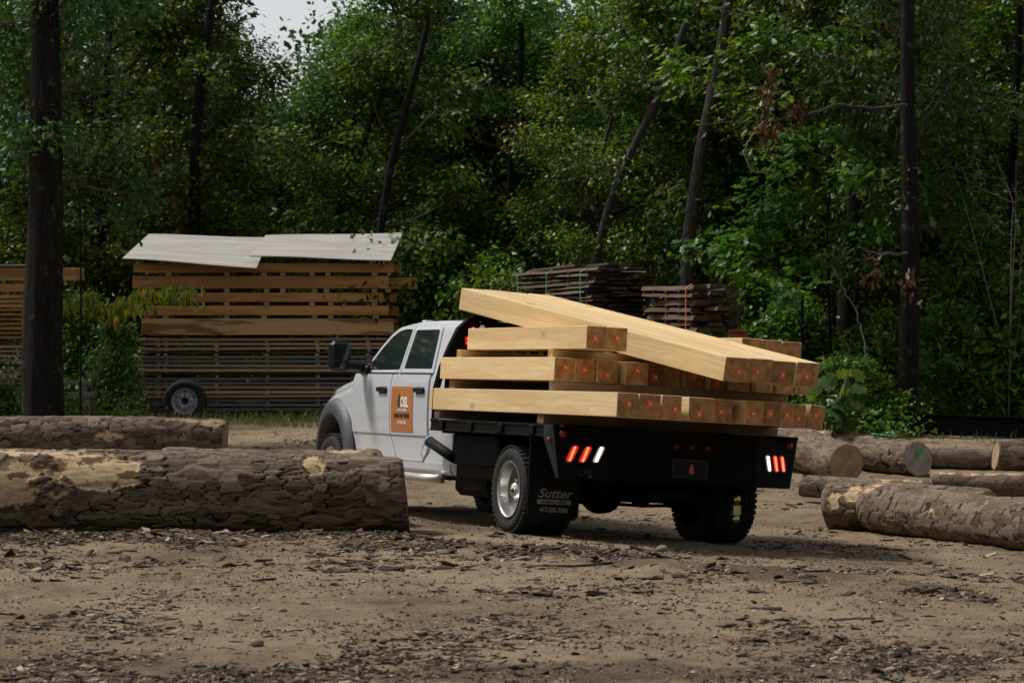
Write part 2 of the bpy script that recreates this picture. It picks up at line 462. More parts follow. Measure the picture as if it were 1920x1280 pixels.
# --- bark of the logs (cells and bare patches come from the mesh)
def bark_mat(name, lo, hi, red, crack, barew):
    m, nt, b = new_mat(name)
    tc = nd(nt, 'ShaderNodeTexCoord').outputs['Object']
    cell = nd(nt, 'ShaderNodeAttribute', {'attribute_name': 'cell'}).outputs['Fac']
    crk = nd(nt, 'ShaderNodeAttribute', {'attribute_name': 'crk'}).outputs['Fac']
    bare = nd(nt, 'ShaderNodeAttribute', {'attribute_name': 'bare'}).outputs['Fac']
    n1 = noise(nt, mapping(nt, tc, (6, 38, 38)), 1.0, 6, 0.75, 0.6)
    n2 = noise(nt, mapping(nt, tc, (22, 130, 130)), 1.0, 4, 0.7)
    f = mathn(nt, 'ADD', mathn(nt, 'MULTIPLY', cell, 0.30), mathn(nt, 'MULTIPLY', n1, 0.85))
    c = ramp(nt, f, [(0.30, red), (0.44, lo), (0.70, hi)])
    c = mixc(nt, ramp(nt, n2, [(0.35, (0.6, 0.6, 0.6)), (0.55, (0, 0, 0))]), c, tuple(x * 0.5 for x in lo))
    c = mixc(nt, ramp(nt, crk, [(0.0, (1, 1, 1)), (0.05, (0.95, 0.95, 0.95)), (0.12, (0, 0, 0))]), c, crack)
    bw = noise(nt, mapping(nt, tc, (2.5, 18, 18)), 1.0, 5, 0.7)
    bs_ = noise(nt, mapping(nt, tc, (5, 9, 9)), 1.0, 5, 0.65)
    bc = ramp(nt, bw, [(0.3, tuple(x * 0.45 for x in barew)), (0.46, tuple(x * 0.8 for x in barew)), (0.62, barew)])
    bc = mixc(nt, ramp(nt, bs_, [(0.43, (0.95, 0.95, 0.95)), (0.49, (0, 0, 0))]), bc, (0.10, 0.050, 0.028))
    bc = mixc(nt, ramp(nt, bs_, [(0.56, (0, 0, 0)), (0.62, (0.7, 0.7, 0.7))]), bc, (0.22, 0.20, 0.175))
    c = mixc(nt, bare, c, bc)
    nt.links.new(c, b.inputs['Base Color'])
    b.inputs['Roughness'].default_value = 0.85
    b.inputs['Specular IOR Level'].default_value = 0.2
    bump(nt, mathn(nt, 'ADD', n1, mathn(nt, 'MULTIPLY', n2, 0.6)), 0.7, 0.010, b)
    return m
MAT['bark'] = bark_mat('pine_bark', (0.070, 0.046, 0.030), (0.225, 0.170, 0.125), (0.055, 0.026, 0.014), (0.009, 0.006, 0.004), (0.52, 0.37, 0.20))
MAT['bark_dusty'] = bark_mat('dusty_pine_bark', (0.098, 0.066, 0.043), (0.22, 0.165, 0.118), (0.095, 0.052, 0.030), (0.014, 0.009, 0.006), (0.58, 0.40, 0.21))

def cutend_mat(name, base):
    m, nt, b = new_mat(name)
    tc = nd(nt, 'ShaderNodeTexCoord').outputs['Object']
    sp = nd(nt, 'ShaderNodeSeparateXYZ'); nt.links.new(tc, sp.inputs[0])
    d = mathn(nt, 'SQRT', mathn(nt, 'ADD', mathn(nt, 'MULTIPLY', sp.outputs[1], sp.outputs[1]), mathn(nt, 'MULTIPLY', sp.outputs[2], sp.outputs[2])))
    wv = noise(nt, tc, 6, 3, 0.6)
    ring = mathn(nt, 'SINE', mathn(nt, 'ADD', mathn(nt, 'MULTIPLY', d, 330.0), mathn(nt, 'MULTIPLY', wv, 9.0)))
    f = mathn(nt, 'ADD', mathn(nt, 'MULTIPLY', ring, 0.12), noise(nt, tc, 9, 5, 0.65))
    c = ramp(nt, f, [(0.25, tuple(x * 0.5 for x in base)), (0.5, base), (0.8, tuple(min(1, x * 1.4) for x in base))])
    nt.links.new(c, b.inputs['Base Color'])
    b.inputs['Roughness'].default_value = 0.85
    bump(nt, f, 0.4, 0.006, b)
    return m
MAT['cutend'] = cutend_mat('sawn_log_end', (0.30, 0.195, 0.105))
MAT['cutend_grey'] = cutend_mat('weathered_log_end', (0.26, 0.22, 0.17))
MAT['greenpaint'] = simple('green_marking_paint', (0.02, 0.33, 0.12), 0.7, var=0.3, scale=30)

# --- standing tree bark
def trunk_mat(name, lo, hi, lichen):
    m, nt, b = new_mat(name)
    tc = nd(nt, 'ShaderNodeTexCoord').outputs['Object']
    n1 = noise(nt, mapping(nt, tc, (26, 26, 5)), 1.0, 5, 0.65)
    n3 = noise(nt, tc, 5.0, 5, 0.6)
    c = ramp(nt, n1, [(0.35, lo), (0.68, hi)])
    c = mixc(nt, ramp(nt, n3, [(0.60, (0, 0, 0)), (0.68, (0.7, 0.7, 0.7))]), c, lichen)
    nt.links.new(c, b.inputs['Base Color'])
    b.inputs['Roughness'].default_value = 0.9
    b.inputs['Specular IOR Level'].default_value = 0.15
    bump(nt, n1, 1.0, 0.03, b)
    return m
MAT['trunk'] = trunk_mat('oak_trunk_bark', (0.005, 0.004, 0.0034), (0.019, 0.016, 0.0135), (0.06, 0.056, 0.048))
MAT['trunk_grey'] = trunk_mat('grey_trunk_bark', (0.026, 0.023, 0.021), (0.075, 0.068, 0.063), (0.11, 0.105, 0.095))
MAT['twig'] = trunk_mat('twig_bark', (0.05, 0.042, 0.035), (0.12, 0.105, 0.09), (0.15, 0.14, 0.12))
MAT['pale_twig'] = trunk_mat('pale_twig_bark', (0.16, 0.14, 0.12), (0.28, 0.25, 0.21), (0.3, 0.28, 0.25))

# --- leaves
def leaf_mat(name, stops, transl=0.35, rough=0.42, spec=0.32, vary=0.35):
    m, nt, b = new_mat(name)
    ri = nd(nt, 'ShaderNodeNewGeometry').outputs['Random Per Island']
    ro = nd(nt, 'ShaderNodeObjectInfo').outputs['Random']
    c = ramp(nt, ri, stops)
    k = mathn(nt, 'ADD', 1 - vary / 2, mathn(nt, 'MULTIPLY', ro, vary))
    k2 = mathn(nt, 'ADD', 1 - vary / 2, mathn(nt, 'MULTIPLY', mathn(nt, 'FRACT', mathn(nt, 'MULTIPLY', ro, 9.7)), vary))
    c = mixc(nt, 1.0, c, nd(nt, 'ShaderNodeCombineXYZ', X=k2, Y=k, Z=k).outputs[0], 'MULTIPLY')
    nt.links.new(c, b.inputs['Base Color'])
    b.inputs['Roughness'].default_value = rough
    b.inputs['Specular IOR Level'].default_value = spec
    tr = nd(nt, 'ShaderNodeBsdfTranslucent')
    tcol = mixc(nt, 1.0, c, (1.5, 1.5, 0.5, 1), 'MULTIPLY')
    nt.links.new(tcol, tr.inputs[0])
    mx = nd(nt, 'ShaderNodeMixShader', Fac=transl)
    nt.links.new(b.outputs[0], mx.inputs[1]); nt.links.new(tr.outputs[0], mx.inputs[2])
    nt.links.new(mx.outputs[0], nt.nodes['Material Output'].inputs[0])
    return m
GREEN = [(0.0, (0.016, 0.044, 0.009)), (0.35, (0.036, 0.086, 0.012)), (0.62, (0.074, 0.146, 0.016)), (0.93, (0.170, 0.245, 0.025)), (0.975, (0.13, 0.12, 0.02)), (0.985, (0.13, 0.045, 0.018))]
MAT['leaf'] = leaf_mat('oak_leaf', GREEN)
MAT['leaf_dark'] = leaf_mat('dark_oak_leaf', [(0.0, (0.012, 0.041, 0.012)), (0.5, (0.026, 0.074, 0.016)), (0.95, (0.056, 0.118, 0.020)), (0.99, (0.12, 0.045, 0.02))], vary=0.3)  # darker mix of oak leaf greens
MAT['leaf_bright'] = leaf_mat('young_leaf', [(0.0, (0.028, 0.080, 0.013)), (0.5, (0.055, 0.130, 0.018)), (1.0, (0.12, 0.19, 0.024))], vary=0.3)
MAT['leaf_yellow'] = leaf_mat('yellowing_leaf', [(0.0, (0.07, 0.115, 0.014)), (0.7, (0.13, 0.17, 0.02)), (0.93, (0.22, 0.18, 0.02)), (1.0, (0.45, 0.2, 0.015))], vary=0.2)
MAT['leaf_dead'] = leaf_mat('dead_rust_leaf', [(0.0, (0.045, 0.016, 0.009)), (0.6, (0.095, 0.034, 0.018)), (1.0, (0.15, 0.06, 0.03))], vary=0.2, transl=0.2)
MAT['grass'] = leaf_mat('grass_blade', [(0.0, (0.045, 0.075, 0.018)), (0.6, (0.09, 0.12, 0.03)), (1.0, (0.22, 0.18, 0.08))], vary=0.1)
MAT['chip'] = leaf_mat('bark_chip', [(0.0, (0.020, 0.014, 0.010)), (0.4, (0.055, 0.037, 0.025)), (0.7, (0.105, 0.074, 0.050)), (0.9, (0.19, 0.145, 0.10)), (1.0, (0.36, 0.29, 0.20))], transl=0.0, rough=0.85, spec=0.2, vary=0.0)
MAT['pebble'] = leaf_mat('pebble', [(0.0, (0.13, 0.10, 0.07)), (0.6, (0.26, 0.205, 0.14)), (1.0, (0.40, 0.34, 0.26))], transl=0.0, rough=0.85, spec=0.2, vary=0.0)

# --- yard dirt
m, nt, b = new_mat('yard_dirt')
pos = nd(nt, 'ShaderNodeNewGeometry').outputs['Position']
n1 = noise(nt, mapping(nt, pos, (0.55, 0.30, 1)), 1.0, 5, 0.6)
n2 = noise(nt, mapping(nt, pos, (3.0, 2.0, 1)), 1.0, 6, 0.7)
n3 = noise(nt, pos, 42, 5, 0.75)
n4 = noise(nt, pos, 170, 3, 0.7)
c = ramp(nt, mathn(nt, 'ADD', mathn(nt, 'MULTIPLY', n1, 0.6), mathn(nt, 'MULTIPLY', n2, 0.4)), [(0.36, (0.122, 0.086, 0.053)), (0.46, (0.235, 0.170, 0.103)), (0.58, (0.350, 0.262, 0.166))])
n5 = noise(nt, mapping(nt, pos, (1.3, 0.7, 1)), 1.0, 4, 0.6)
c = mixc(nt, mathn(nt, 'MULTIPLY', ramp(nt, n3, [(0.28, (0.9, 0.9, 0.9)), (0.46, (0, 0, 0))]), ramp(nt, n5, [(0.38, (1, 1, 1)), (0.62, (0.25, 0.25, 0.25))])), c, (0.105, 0.080, 0.058))
c = mixc(nt, ramp(nt, n4, [(0.58, (0, 0, 0)), (0.72, (0.8, 0.8, 0.8))]), c, (0.40, 0.335, 0.25))
lit = nd(nt, 'ShaderNodeAttribute', {'attribute_name': 'litter'}).outputs['Fac']
c = mixc(nt, mathn(nt, 'MULTIPLY', lit, ramp(nt, n3, [(0.35, (1, 1, 1)), (0.62, (0.35, 0.35, 0.35))])), c, mixc(nt, n4, (0.045, 0.030, 0.019), (0.13, 0.092, 0.060)))
sepp = nd(nt, 'ShaderNodeSeparateXYZ'); nt.links.new(pos, sepp.inputs[0])
far = ramp(nt, mathn(nt, 'MULTIPLY', mathn(nt, 'ADD', sepp.outputs[1], mathn(nt, 'MULTIPLY', n1, 6.0)), 0.01), [(0.475, (0, 0, 0)), (0.52, (1, 1, 1))])
c = mixc(nt, far, c, mixc(nt, n2, (0.035, 0.032, 0.016), (0.085, 0.065, 0.035)))
nt.links.new(c, b.inputs['Base Color'])
b.inputs['Roughness'].default_value = 0.95
b.inputs['Specular IOR Level'].default_value = 0.15
bump(nt, mathn(nt, 'ADD', mathn(nt, 'MULTIPLY', n3, 1.0), mathn(nt, 'ADD', n2, mathn(nt, 'MULTIPLY', n4, 0.35))), 1.0, 0.035, b)
MAT['dirt'] = m

# ------------------------------------------------------------------ ground: one sheet to the horizon
xs = np.unique(np.concatenate([np.linspace(-500, -12, 14), np.linspace(-12, -7, 20), np.arange(-7, 7, 0.075), np.linspace(7, 12, 20), np.linspace(12, 500, 14)]))
ys = np.unique(np.concatenate([np.linspace(-80, 12, 14), np.arange(12, 34, 0.065), np.arange(34, 60, 0.25), np.linspace(60, 130, 24), np.linspace(130, 900, 12)]))
GX, GY = np.meshgrid(xs, ys)
GZ = gz(GX, GY)
dmp = 1 - sst(55, 80, np.abs(GX) + np.abs(GY - 30) * .8)
GZ = GZ + berm(GX, GY) + dmp * (0.045 * (fbm(GX * .9, GY * .6, 3) - .47) + 0.040 * (fbm(GX * 4.5, GY * 3.2, 11, 4) - .47) + 0.024 * (fbm(GX * 15, GY * 12, 21, 2) - .37))
nx_, ny_ = len(xs), len(ys)
ii, jj = np.meshgrid(np.arange(ny_ - 1), np.arange(nx_ - 1), indexing='ij')
Q = np.stack([ii * nx_ + jj, ii * nx_ + jj + 1, (ii + 1) * nx_ + jj + 1, (ii + 1) * nx_ + jj], -1).reshape(-1, 4)
ctr_ = np.interp(GX, [-.6, .4, 1.2, 2.0, 3.0], [24.6, 23.9, 22.6, 21.3, 20.2])
LIT = np.exp(-((GY - ctr_) / .75) ** 2) * sst(-1.2, -.4, GX) * (1 - sst(2.7, 3.6, GX)) + np.exp(-((GY - 25.7) / .75) ** 2) * (1 - sst(-1.0, .4, GX)) + .8 * np.exp(-((GY - 15.0) / .6) ** 2) + .35
LIT = sst(.42, .62, LIT * (fbm(GX * 1.5, GY * 1.1, 86, 5) + .10))
g = bpy.data.objects.new('ground', np_mesh('ground', np.stack([GX, GY, GZ], -1).reshape(-1, 3), [Q], MAT['dirt'], smooth=True, attrs={'litter': LIT.ravel()}))
tag(g, 'tan dirt yard strewn with bark and wood chips', None, None, 'structure'); link(g)

# ------------------------------------------------------------------ truck
truck = empty('flatbed_truck', mat=TM)
tag(truck, 'white crew cab flatbed truck with orange door sign, loaded with square timbers', 'truck')

def hw(z):     # half width of the cab at height z
    return np.interp(z, [0.44, 0.50, 0.60, 0.66, 0.83, 0.86, 1.05, 1.28, 1.40, 1.455, 1.50, 1.94, 2.0], [0.90, 0.955, 0.972, 0.962, 0.982, 0.990, 1.003, 1.005, 0.998, 0.985, 0.965, 0.825, 0.790])

def plan(s):   # nose rounds inwards
    return np.interp(s, [3.13, 3.17, 3.26, 6.5, 6.75, 6.95, 7.12, 7.25, 7.30], [0.93, 0.972, 1.0, 1.0, 0.985, 0.945, 0.87, 0.75, 0.60])

def roofz(s):  # centre line of cab top, windscreen, bonnet
    return np.interp(s, [3.13, 3.17, 3.26, 3.45, 4.0, 4.6, 4.85, 5.0, 5.15, 5.75, 5.92, 6.05, 6.5, 6.9, 7.04, 7.14, 7.22, 7.27, 7.30],
                     [1.90, 1.985, 2.03, 2.055, 2.065, 2.06, 2.04, 2.005, 1.945, 1.53, 1.47, 1.495, 1.50, 1.485, 1.455, 1.40, 1.29, 1.14, 0.95])

ARC_S, ARC_Z, ARC_R = 6.40, 0.43, 0.57
# cab and front: cross-sections lofted along the truck
secs = np.unique(np.concatenate([np.array([3.13, 3.17, 3.21, 3.26, 3.35]), np.linspace(3.45, 4.8, 16), np.linspace(4.85, 5.92, 24), np.linspace(5.97, 7.30, 46)]))
NZ, NR = 30, 12
V = []
for s in secs:
    zt = roofz(s); bonnet = s > 5.93
    zs_side = zt - 0.055
    if bonnet: zs_side = min(zt - 0.03, float(np.interp(s, [5.93, 6.1, 6.3, 6.6, 6.8, 6.92, 7.05, 7.2, 7.3], [1.44, 1.41, 1.37, 1.315, 1.26, 1.19, 1.10, 0.95, 0.85])))
    if s < 5.93 and s > 5.0: zs_side = zt - 0.045
    zlo = 0.47 if s < 5.85 else 0.52
    zz = np.linspace(zlo, zs_side, NZ)
    ww = hw(zz) * plan(s)
    if bonnet:      # fender shoulders fall inwards near the top
        ww = ww - 0.10 * sst(zs_side - 0.16, zs_side, zz) * 1.0
    left = [(-w - 0.0 + 0.010, s, z) for w, z in zip(ww, zz)]
    wtop = ww[-1]
    top = []
    for k in range(1, NR + 1):
        u = k / NR
        x = -wtop * (1 - u)
        if bonnet:
            z = zs_side + 0.012 * math.sin(min(1, u * 4) * math.pi / 2) + (zt - zs_side - 0.012) * float(sst(0.22, 0.46, u))
        else:
            z = zs_side + (zt - zs_side) * math.sin(u * math.pi / 2) ** 0.75
        top.append((x, s, z))
    half = left + top
    full = half + [(-x, y, z) for (x, y, z) in half[:-1]][::-1]
    V.append(full)
V = np.array(V); ns, nc = V.shape[:2]
F = []
for i in range(ns - 1):
    for k in range(nc - 1):
        cc = (V[i, k] + V[i + 1, k + 1]) / 2
        if abs(cc[0]) > 0.60 and (cc[1] - ARC_S) ** 2 + (cc[2] - ARC_Z) ** 2 < (ARC_R + .02) ** 2: continue
        F.append([i * nc + k, i * nc + k + 1, (i + 1) * nc + k + 1, (i + 1) * nc + k])
mb = MB(); mb.add(V.reshape(-1, 3).tolist(), F, 0, True)
mb.add(V[0].tolist(), [list(range(nc))], 0); mb.add(V[-1].tolist(), [list(range(nc))[::-1]], 0)
cab = mb.build('cab_body', MAT['white'], truck)

def side_grid(s_front, s_rear, z0, z1, off, sgn=-1, nz=14, nsx=8, th=0.03):
    """panel lying on the cab side between two edges s_front(z), s_rear(z)"""
    V = []; F = []
    for i in range(nz + 1):
        z = z0 + (z1 - z0) * i / nz
        a, c = s_front(z), s_rear(z)
        for k in range(nsx + 1):
            s = a + (c - a) * k / nsx
            V.append((sgn * (hw(z) * plan(s) + off), s, z))
    n = nsx + 1
    F = [[i * n + k, i * n + k + 1, (i + 1) * n + k + 1, (i + 1) * n + k] for i in range(nz) for k in range(nsx)]
    # rim
    border = [k for k in range(n)] + [(i + 1) * n + nsx for i in range(nz)] + [nz * n + k for k in range(nsx - 1, -1, -1)] + [i * n for i in range(nz - 1, 0, -1)]
    b0 = len(V)
    for i in border:
        x, s, z = V[i]; V.append((x - sgn * th, s, z))
    m_ = len(border)
    for i in border: V.append(V[i])
    F += [[b0 + m_ + q, b0 + m_ + (q + 1) % m_, b0 + (q + 1) % m_, b0 + q] for q in range(m_)]
    return V, F

def ring_side(outer, inner, off, sgn=-1, th=0.03):
    n = len(outer); V = []; F = []
    for loop, t in ((outer, 0), (inner, 0), (outer, th), (inner, th), (outer, 0), (inner, 0)):
        for (s, z) in loop: V.append((sgn * (hw(z) * plan(s) + off - t), s, z))
    for k in range(n):
        q = (k + 1) % n
        F += [[k, q, n + q, n + k], [4 * n + k, 4 * n + q, 2 * n + q, 2 * n + k], [5 * n + k, 5 * n + q, 3 * n + q, 3 * n + k]]
    return V, F

def resample(poly, n):
    p = np.array(poly + [poly[0]], float); d = np.r_[0, np.cumsum(np.linalg.norm(np.diff(p, axis=0), axis=1))]
    t = np.linspace(0, d[-1], n, endpoint=False)
    return np.stack([np.interp(t, d, p[:, 0]), np.interp(t, d, p[:, 1])], 1)

def offset_in(poly, dlt):
    p = np.array(poly, float); c = p.mean(0)
    n = len(p); out = []
    for i in range(n):
        a, b_, c_ = p[i - 1], p[i], p[(i + 1) % n]
        e1 = (b_ - a) / np.linalg.norm(b_ - a); e2 = (c_ - b_) / np.linalg.norm(c_ - b_)
        n1 = np.array([-e1[1], e1[0]]); n2 = np.array([-e2[1], e2[0]])
        nn = n1 + n2; nn /= np.linalg.norm(nn)
        if nn.dot(c - b_) < 0: nn = -nn
        out.append(b_ + nn * dlt / max(0.5, abs(nn.dot(n1))))
    return [tuple(q) for q in out]

def glass_poly(poly, off, sgn):
    p = resample([tuple(q) for q in poly], 40)
    c = p.mean(0); V = []; F = []
    for f in (1.0, 0.66, 0.33):
        for q in p: s, z = c + (q - c) * f; V.append((sgn * (hw(z) * plan(s) + off), s, z))
    V.append((sgn * (hw(c[1]) * plan(c[0]) + off), c[0], c[1]))
    for r in range(2):
        for k in range(40): F.append([r * 40 + k, r * 40 + (k + 1) % 40, (r + 1) * 40 + (k + 1) % 40, (r + 1) * 40 + k])
    for k in range(40): F.append([80 + k, 80 + (k + 1) % 40, 120])
    return V, F

FW = [(5.47, 1.485), (4.665, 1.49), (4.69, 1.93), (4.82, 1.935), (4.99, 1.915), (5.13, 1.86), (5.30, 1.74), (5.44, 1.58)]
RW = [(4.46, 1.495), (3.765, 1.495), (3.80, 1.60), (3.92, 1.925), (3.97, 1.94), (4.47, 1.94), (4.505, 1.93)]
for sgn, side in ((-1, 'left'), (1, 'right')):
    # front door
    d = MB(); d.add(*side_grid(lambda z: 5.87 + 0.02 * (1.4 - z), lambda z: 4.775 if z > .86 else 4.775 - 0.16 * (0.86 - z) / .26, 0.585, 1.462, 0.0065, sgn), smooth=True)
    dr = d.build('door', MAT['white'], truck)
    od = [(5.66, 1.466), (4.60, 1.466), (4.625, 1.972), (4.85, 1.975), (5.03, 1.955), (5.20, 1.885), (5.38, 1.76), (5.53, 1.62)]
    f_ = MB(); f_.add(*ring_side([tuple(q) for q in resample(od, 64)], [tuple(q) for q in resample(offset_in(od, 0.040), 64)], 0.0065, sgn), smooth=True)
    f_.build('window_frame', MAT['white'], dr)
    s_ = MB(); gp = offset_in(od, 0.036); s_.add(*glass_poly(gp, -0.004, sgn)); s_.build('window_seal', MAT['trim'], dr)
    w_ = MB(); w_.add(*glass_poly(offset_in(od, 0.048), 0.001, sgn), smooth=True); w_.build('window', MAT['glass'], dr)
    b2 = MB(); b2.add(*side_grid(lambda z: 5.62, lambda z: 4.63, 1.462, 1.478, 0.010, sgn, nz=2, th=.02)); b2.add(*side_grid(lambda z: 5.60 - (z - 1.478) * .35, lambda z: 5.43 + (z - 1.478) * .25, 1.478, 1.60, 0.010, sgn, nz=4, th=.02)); b2.build('belt_trim', MAT['trim'], dr)
    h_ = MB(); h_.box((sgn * 1.028, 4.985, 1.298), (0.036, 0.255, 0.05), 0.012); h_.box((sgn * 1.008, 4.985, 1.29), (0.01, 0.22, 0.075), 0.004)
    h_.build('handle', MAT['trim'], dr)
    # rear door
    d = MB(); d.add(*side_grid(lambda z: 4.755 if z > .86 else 4.755 - 0.16 * (0.86 - z) / .26, lambda z: 3.735 if z > .74 else 3.735 + 0.14 * (0.74 - z) / .15, 0.585, 1.462, 0.0065, sgn), smooth=True)
    dr = d.build('door', MAT['white'], truck)
    od = [(4.58, 1.466), (3.69, 1.466), (3.74, 1.60), (3.86, 1.945), (3.92, 1.975), (4.55, 1.975), (4.605, 1.965)]
    f_ = MB(); f_.add(*ring_side([tuple(q) for q in resample(od, 64)], [tuple(q) for q in resample(offset_in(od, 0.052), 64)], 0.0065, sgn), smooth=True)
    f_.build('window_frame', MAT['white'], dr)
    s_ = MB(); s_.add(*glass_poly(offset_in(od, 0.048), -0.004, sgn)); s_.build('window_seal', MAT['trim'], dr)
    w_ = MB(); w_.add(*glass_poly(offset_in(od, 0.062), 0.001, sgn), smooth=True); w_.build('window', MAT['glass'], dr)
    b2 = MB(); b2.add(*side_grid(lambda z: 4.56, lambda z: 3.72, 1.462, 1.478, 0.010, sgn, nz=2, th=.02)); b2.build('belt_trim', MAT['trim'], dr)
    h_ = MB(); h_.box((sgn * 1.028, 3.94, 1.302), (0.036, 0.255, 0.05), 0.012); h_.box((sgn * 1.008, 3.94, 1.294), (0.01, 0.22, 0.075), 0.004)
    h_.build('handle', MAT['trim'], dr)
    # lower body moulding line and rocker
    k_ = MB(); k_.add(*side_grid(lambda z: 5.82, lambda z: 3.20, 0.475, 0.578, 0.004, sgn, nz=4), smooth=True)
    k_.build('rocker_panel', MAT['white'], truck)
    k_ = MB(); k_.tube([(sgn * 0.9955, 5.84, 0.838), (sgn * 0.9955, 3.76, 0.838)], 0.004, 6); k_.build('body_crease', MAT['plastic'], truck)
    # wheel-arch flare
    fl = MB(); Vv = []; n = 40
    a0, a1 = math.radians(-8), math.radians(188)
    prof = [(0.775, -0.004, 0), (0.745, 0.042, 0), (0.70, 0.062, 0), (0.615, 0.066, 0), (0.588, 0.052, 0), (0.575, -0.10, 0)]
    for i in range(n + 1):
        a = a0 + (a1 - a0) * i / n
        for (r, o_, _) in prof:
            rr = r * (1.0 + 0.04 * abs(math.cos(a)) ** 3)
            s = ARC_S + rr * 0.80 * math.cos(a); z = ARC_Z + rr * math.sin(a) * 0.985
            z = max(z, 0.36)
            Vv.append((sgn * (1.003 * plan(min(s, 6.9)) + o_), s, z))
    m_ = len(prof)
    fl.add(Vv, [[i * m_ + k, i * m_ + k + 1, (i + 1) * m_ + k + 1, (i + 1) * m_ + k] for i in range(n) for k in range(m_ - 1)], smooth=True)
    fl.build('wheel_arch_flare', MAT['plastic'], truck)
    # mirror
    mm = MB(); mm.box((sgn * 1.30, 5.56, 1.63), (0.235, 0.13, 0.315), 0.045)
    mr = mm.build('mirror', MAT['trim'], truck)
    g_ = MB(); g_.box((sgn * 1.30, 5.492, 1.67), (0.185, 0.006, 0.175), 0.002); g_.box((sgn * 1.30, 5.492, 1.525), (0.185, 0.006, 0.075), 0.002)
    g_.build('mirror_glass', MAT['glass'], mr)
    g_ = MB(); g_.box((sgn * 1.11, 5.60, 1.535), (0.30, 0.10, 0.085), 0.02); g_.box((sgn * 0.985, 5.60, 1.50), (0.07, 0.2, 0.10), 0.02)
    g_.build('mirror_arm', MAT['trim'], mr)
    # side step tube
    st = MB(); st.tube([(sgn * 0.92, 5.55, 0.43), (sgn * 1.03, 5.45, 0.43), (sgn * 1.04, 3.6, 0.43), (sgn * 0.98, 3.48, 0.43), (sgn * 0.9, 3.44, 0.43)], 0.042, 14)
    st.build('step_tube', MAT['alloy'], truck)
# roof details
MAT['amber'] = simple('pale_lamp_cover', (0.6, 0.6, 0.6), 0.3)
for x in (-0.62, -0.3, 0.0, 0.3, 0.62):
    rf = MB(); rf.box((x, 4.80, 2.045 - 0.03 * abs(x)), (0.10, 0.10, 0.024), 0.01); rf.build('roof_marker_lamp', MAT['amber'], truck)
ws = MB(); Vv = []; Ff = []
for i in range(9):
    s = 5.08 + 0.72 * i / 8; z = roofz(s) + 0.004
    for k in range(13):
        u = -1 + 2 * k / 12; w = 0.74 + 0.10 * i / 8
        Vv.append((u * w, s - 0.10 * u * u * 0.6, z - 0.045 * abs(u) ** 2.2 + 0.012))
Ff = [[i * 13 + k, i * 13 + k + 1, (i + 1) * 13 + k + 1, (i + 1) * 13 + k] for i in range(8) for k in range(12)]
ws.add(Vv, Ff, smooth=True); ws.build('windscreen', MAT['glass'], truck)
gr = MB(); gr.box((0, 7.31, 0.98), (1.0, 0.06, 0.36), 0.02); gr.build('grille', MAT['trim'], truck)
bp = MB(); bp.box((0, 7.26, 0.60), (1.66, 0.20, 0.26), 0.05); bp.build('front_bumper', MAT['chrome'], truck)
for sgn in (-1, 1):
    hl = MB(); hl.box((sgn * 0.70, 7.22, 1.03), (0.34, 0.10, 0.22), 0.03); hl.build('headlight', MAT['glass'], truck)
rw = MB(); rw.box((0, 3.125, 1.68), (1.25, 0.012, 0.38), 0.004); rw.build('rear_window', MAT['glass'], truck)
ub = MB()
ub.box((0, 4.6, 0.62), (1.66, 2.9, 0.36), 0.02)
for x in (-0.43, 0.43): ub.box((x, 3.55, 0.72), (0.08, 7.0, 0.20), 0.01)
ub.box((0, 6.4, 0.42), (1.5, 0.12, 0.12), 0.03); ub.box((0, 6.55, 0.85), (1.15, 1.3, 0.6), 0.05)
ub.box((0, 2.2, 0.50), (0.12, 3.0, 0.12), 0.03)
ub.box((-0.55, 3.0, 0.42), (0.5, 0.9, 0.28), 0.06); ub.box((-0.3, 2.55, 0.44), (0.3, 0.6, 0.22), 0.06)
ub.build('chassis', MAT['black'], truck)
# rear axle, differential, springs, exhaust
ax = MB(); ax.tube([(-0.95, 1.18, 0.41), (0.95, 1.18, 0.41)], 0.075, 12)
ax.lathe([(-0.17, 0.02), (-0.15, 0.13), (-0.07, 0.195), (0.05, 0.205), (0.13, 0.15), (0.2, 0.10), (0.22, 0.02)], 20, (-0.28, 1.10, 0.42), axis='y')
for x in (-0.50, 0.50):
    ax.tube([(x, 2.0, 0.62), (x, 1.6, 0.50), (x, 1.18, 0.47), (x, 0.75, 0.50), (x, 0.42, 0.64)], 0.035, 8)
    ax.box((x, 1.18, 0.34), (0.12, 0.16, 0.08), 0.01)
ax.tube([(-0.6, 1.02, 0.33), (0.1, 1.02, 0.31), (0.55, 1.02, 0.33)], 0.018, 6)
ax.box((-0.62, 1.0, 0.35), (0.10, 0.08, 0.16), 0.02); ax.box((0.08, 1.0, 0.36), (0.16, 0.08, 0.10), 0.02)
ax.build('rear_axle', MAT['black'], truck)
ex = MB(); ex.tube([(0.62, 2.6, 0.52), (0.68, 1.6, 0.66), (0.66, 0.7, 0.56), (0.74, 0.25, 0.47)], 0.05, 12); ex.build('exhaust_pipe', MAT['black'], truck)

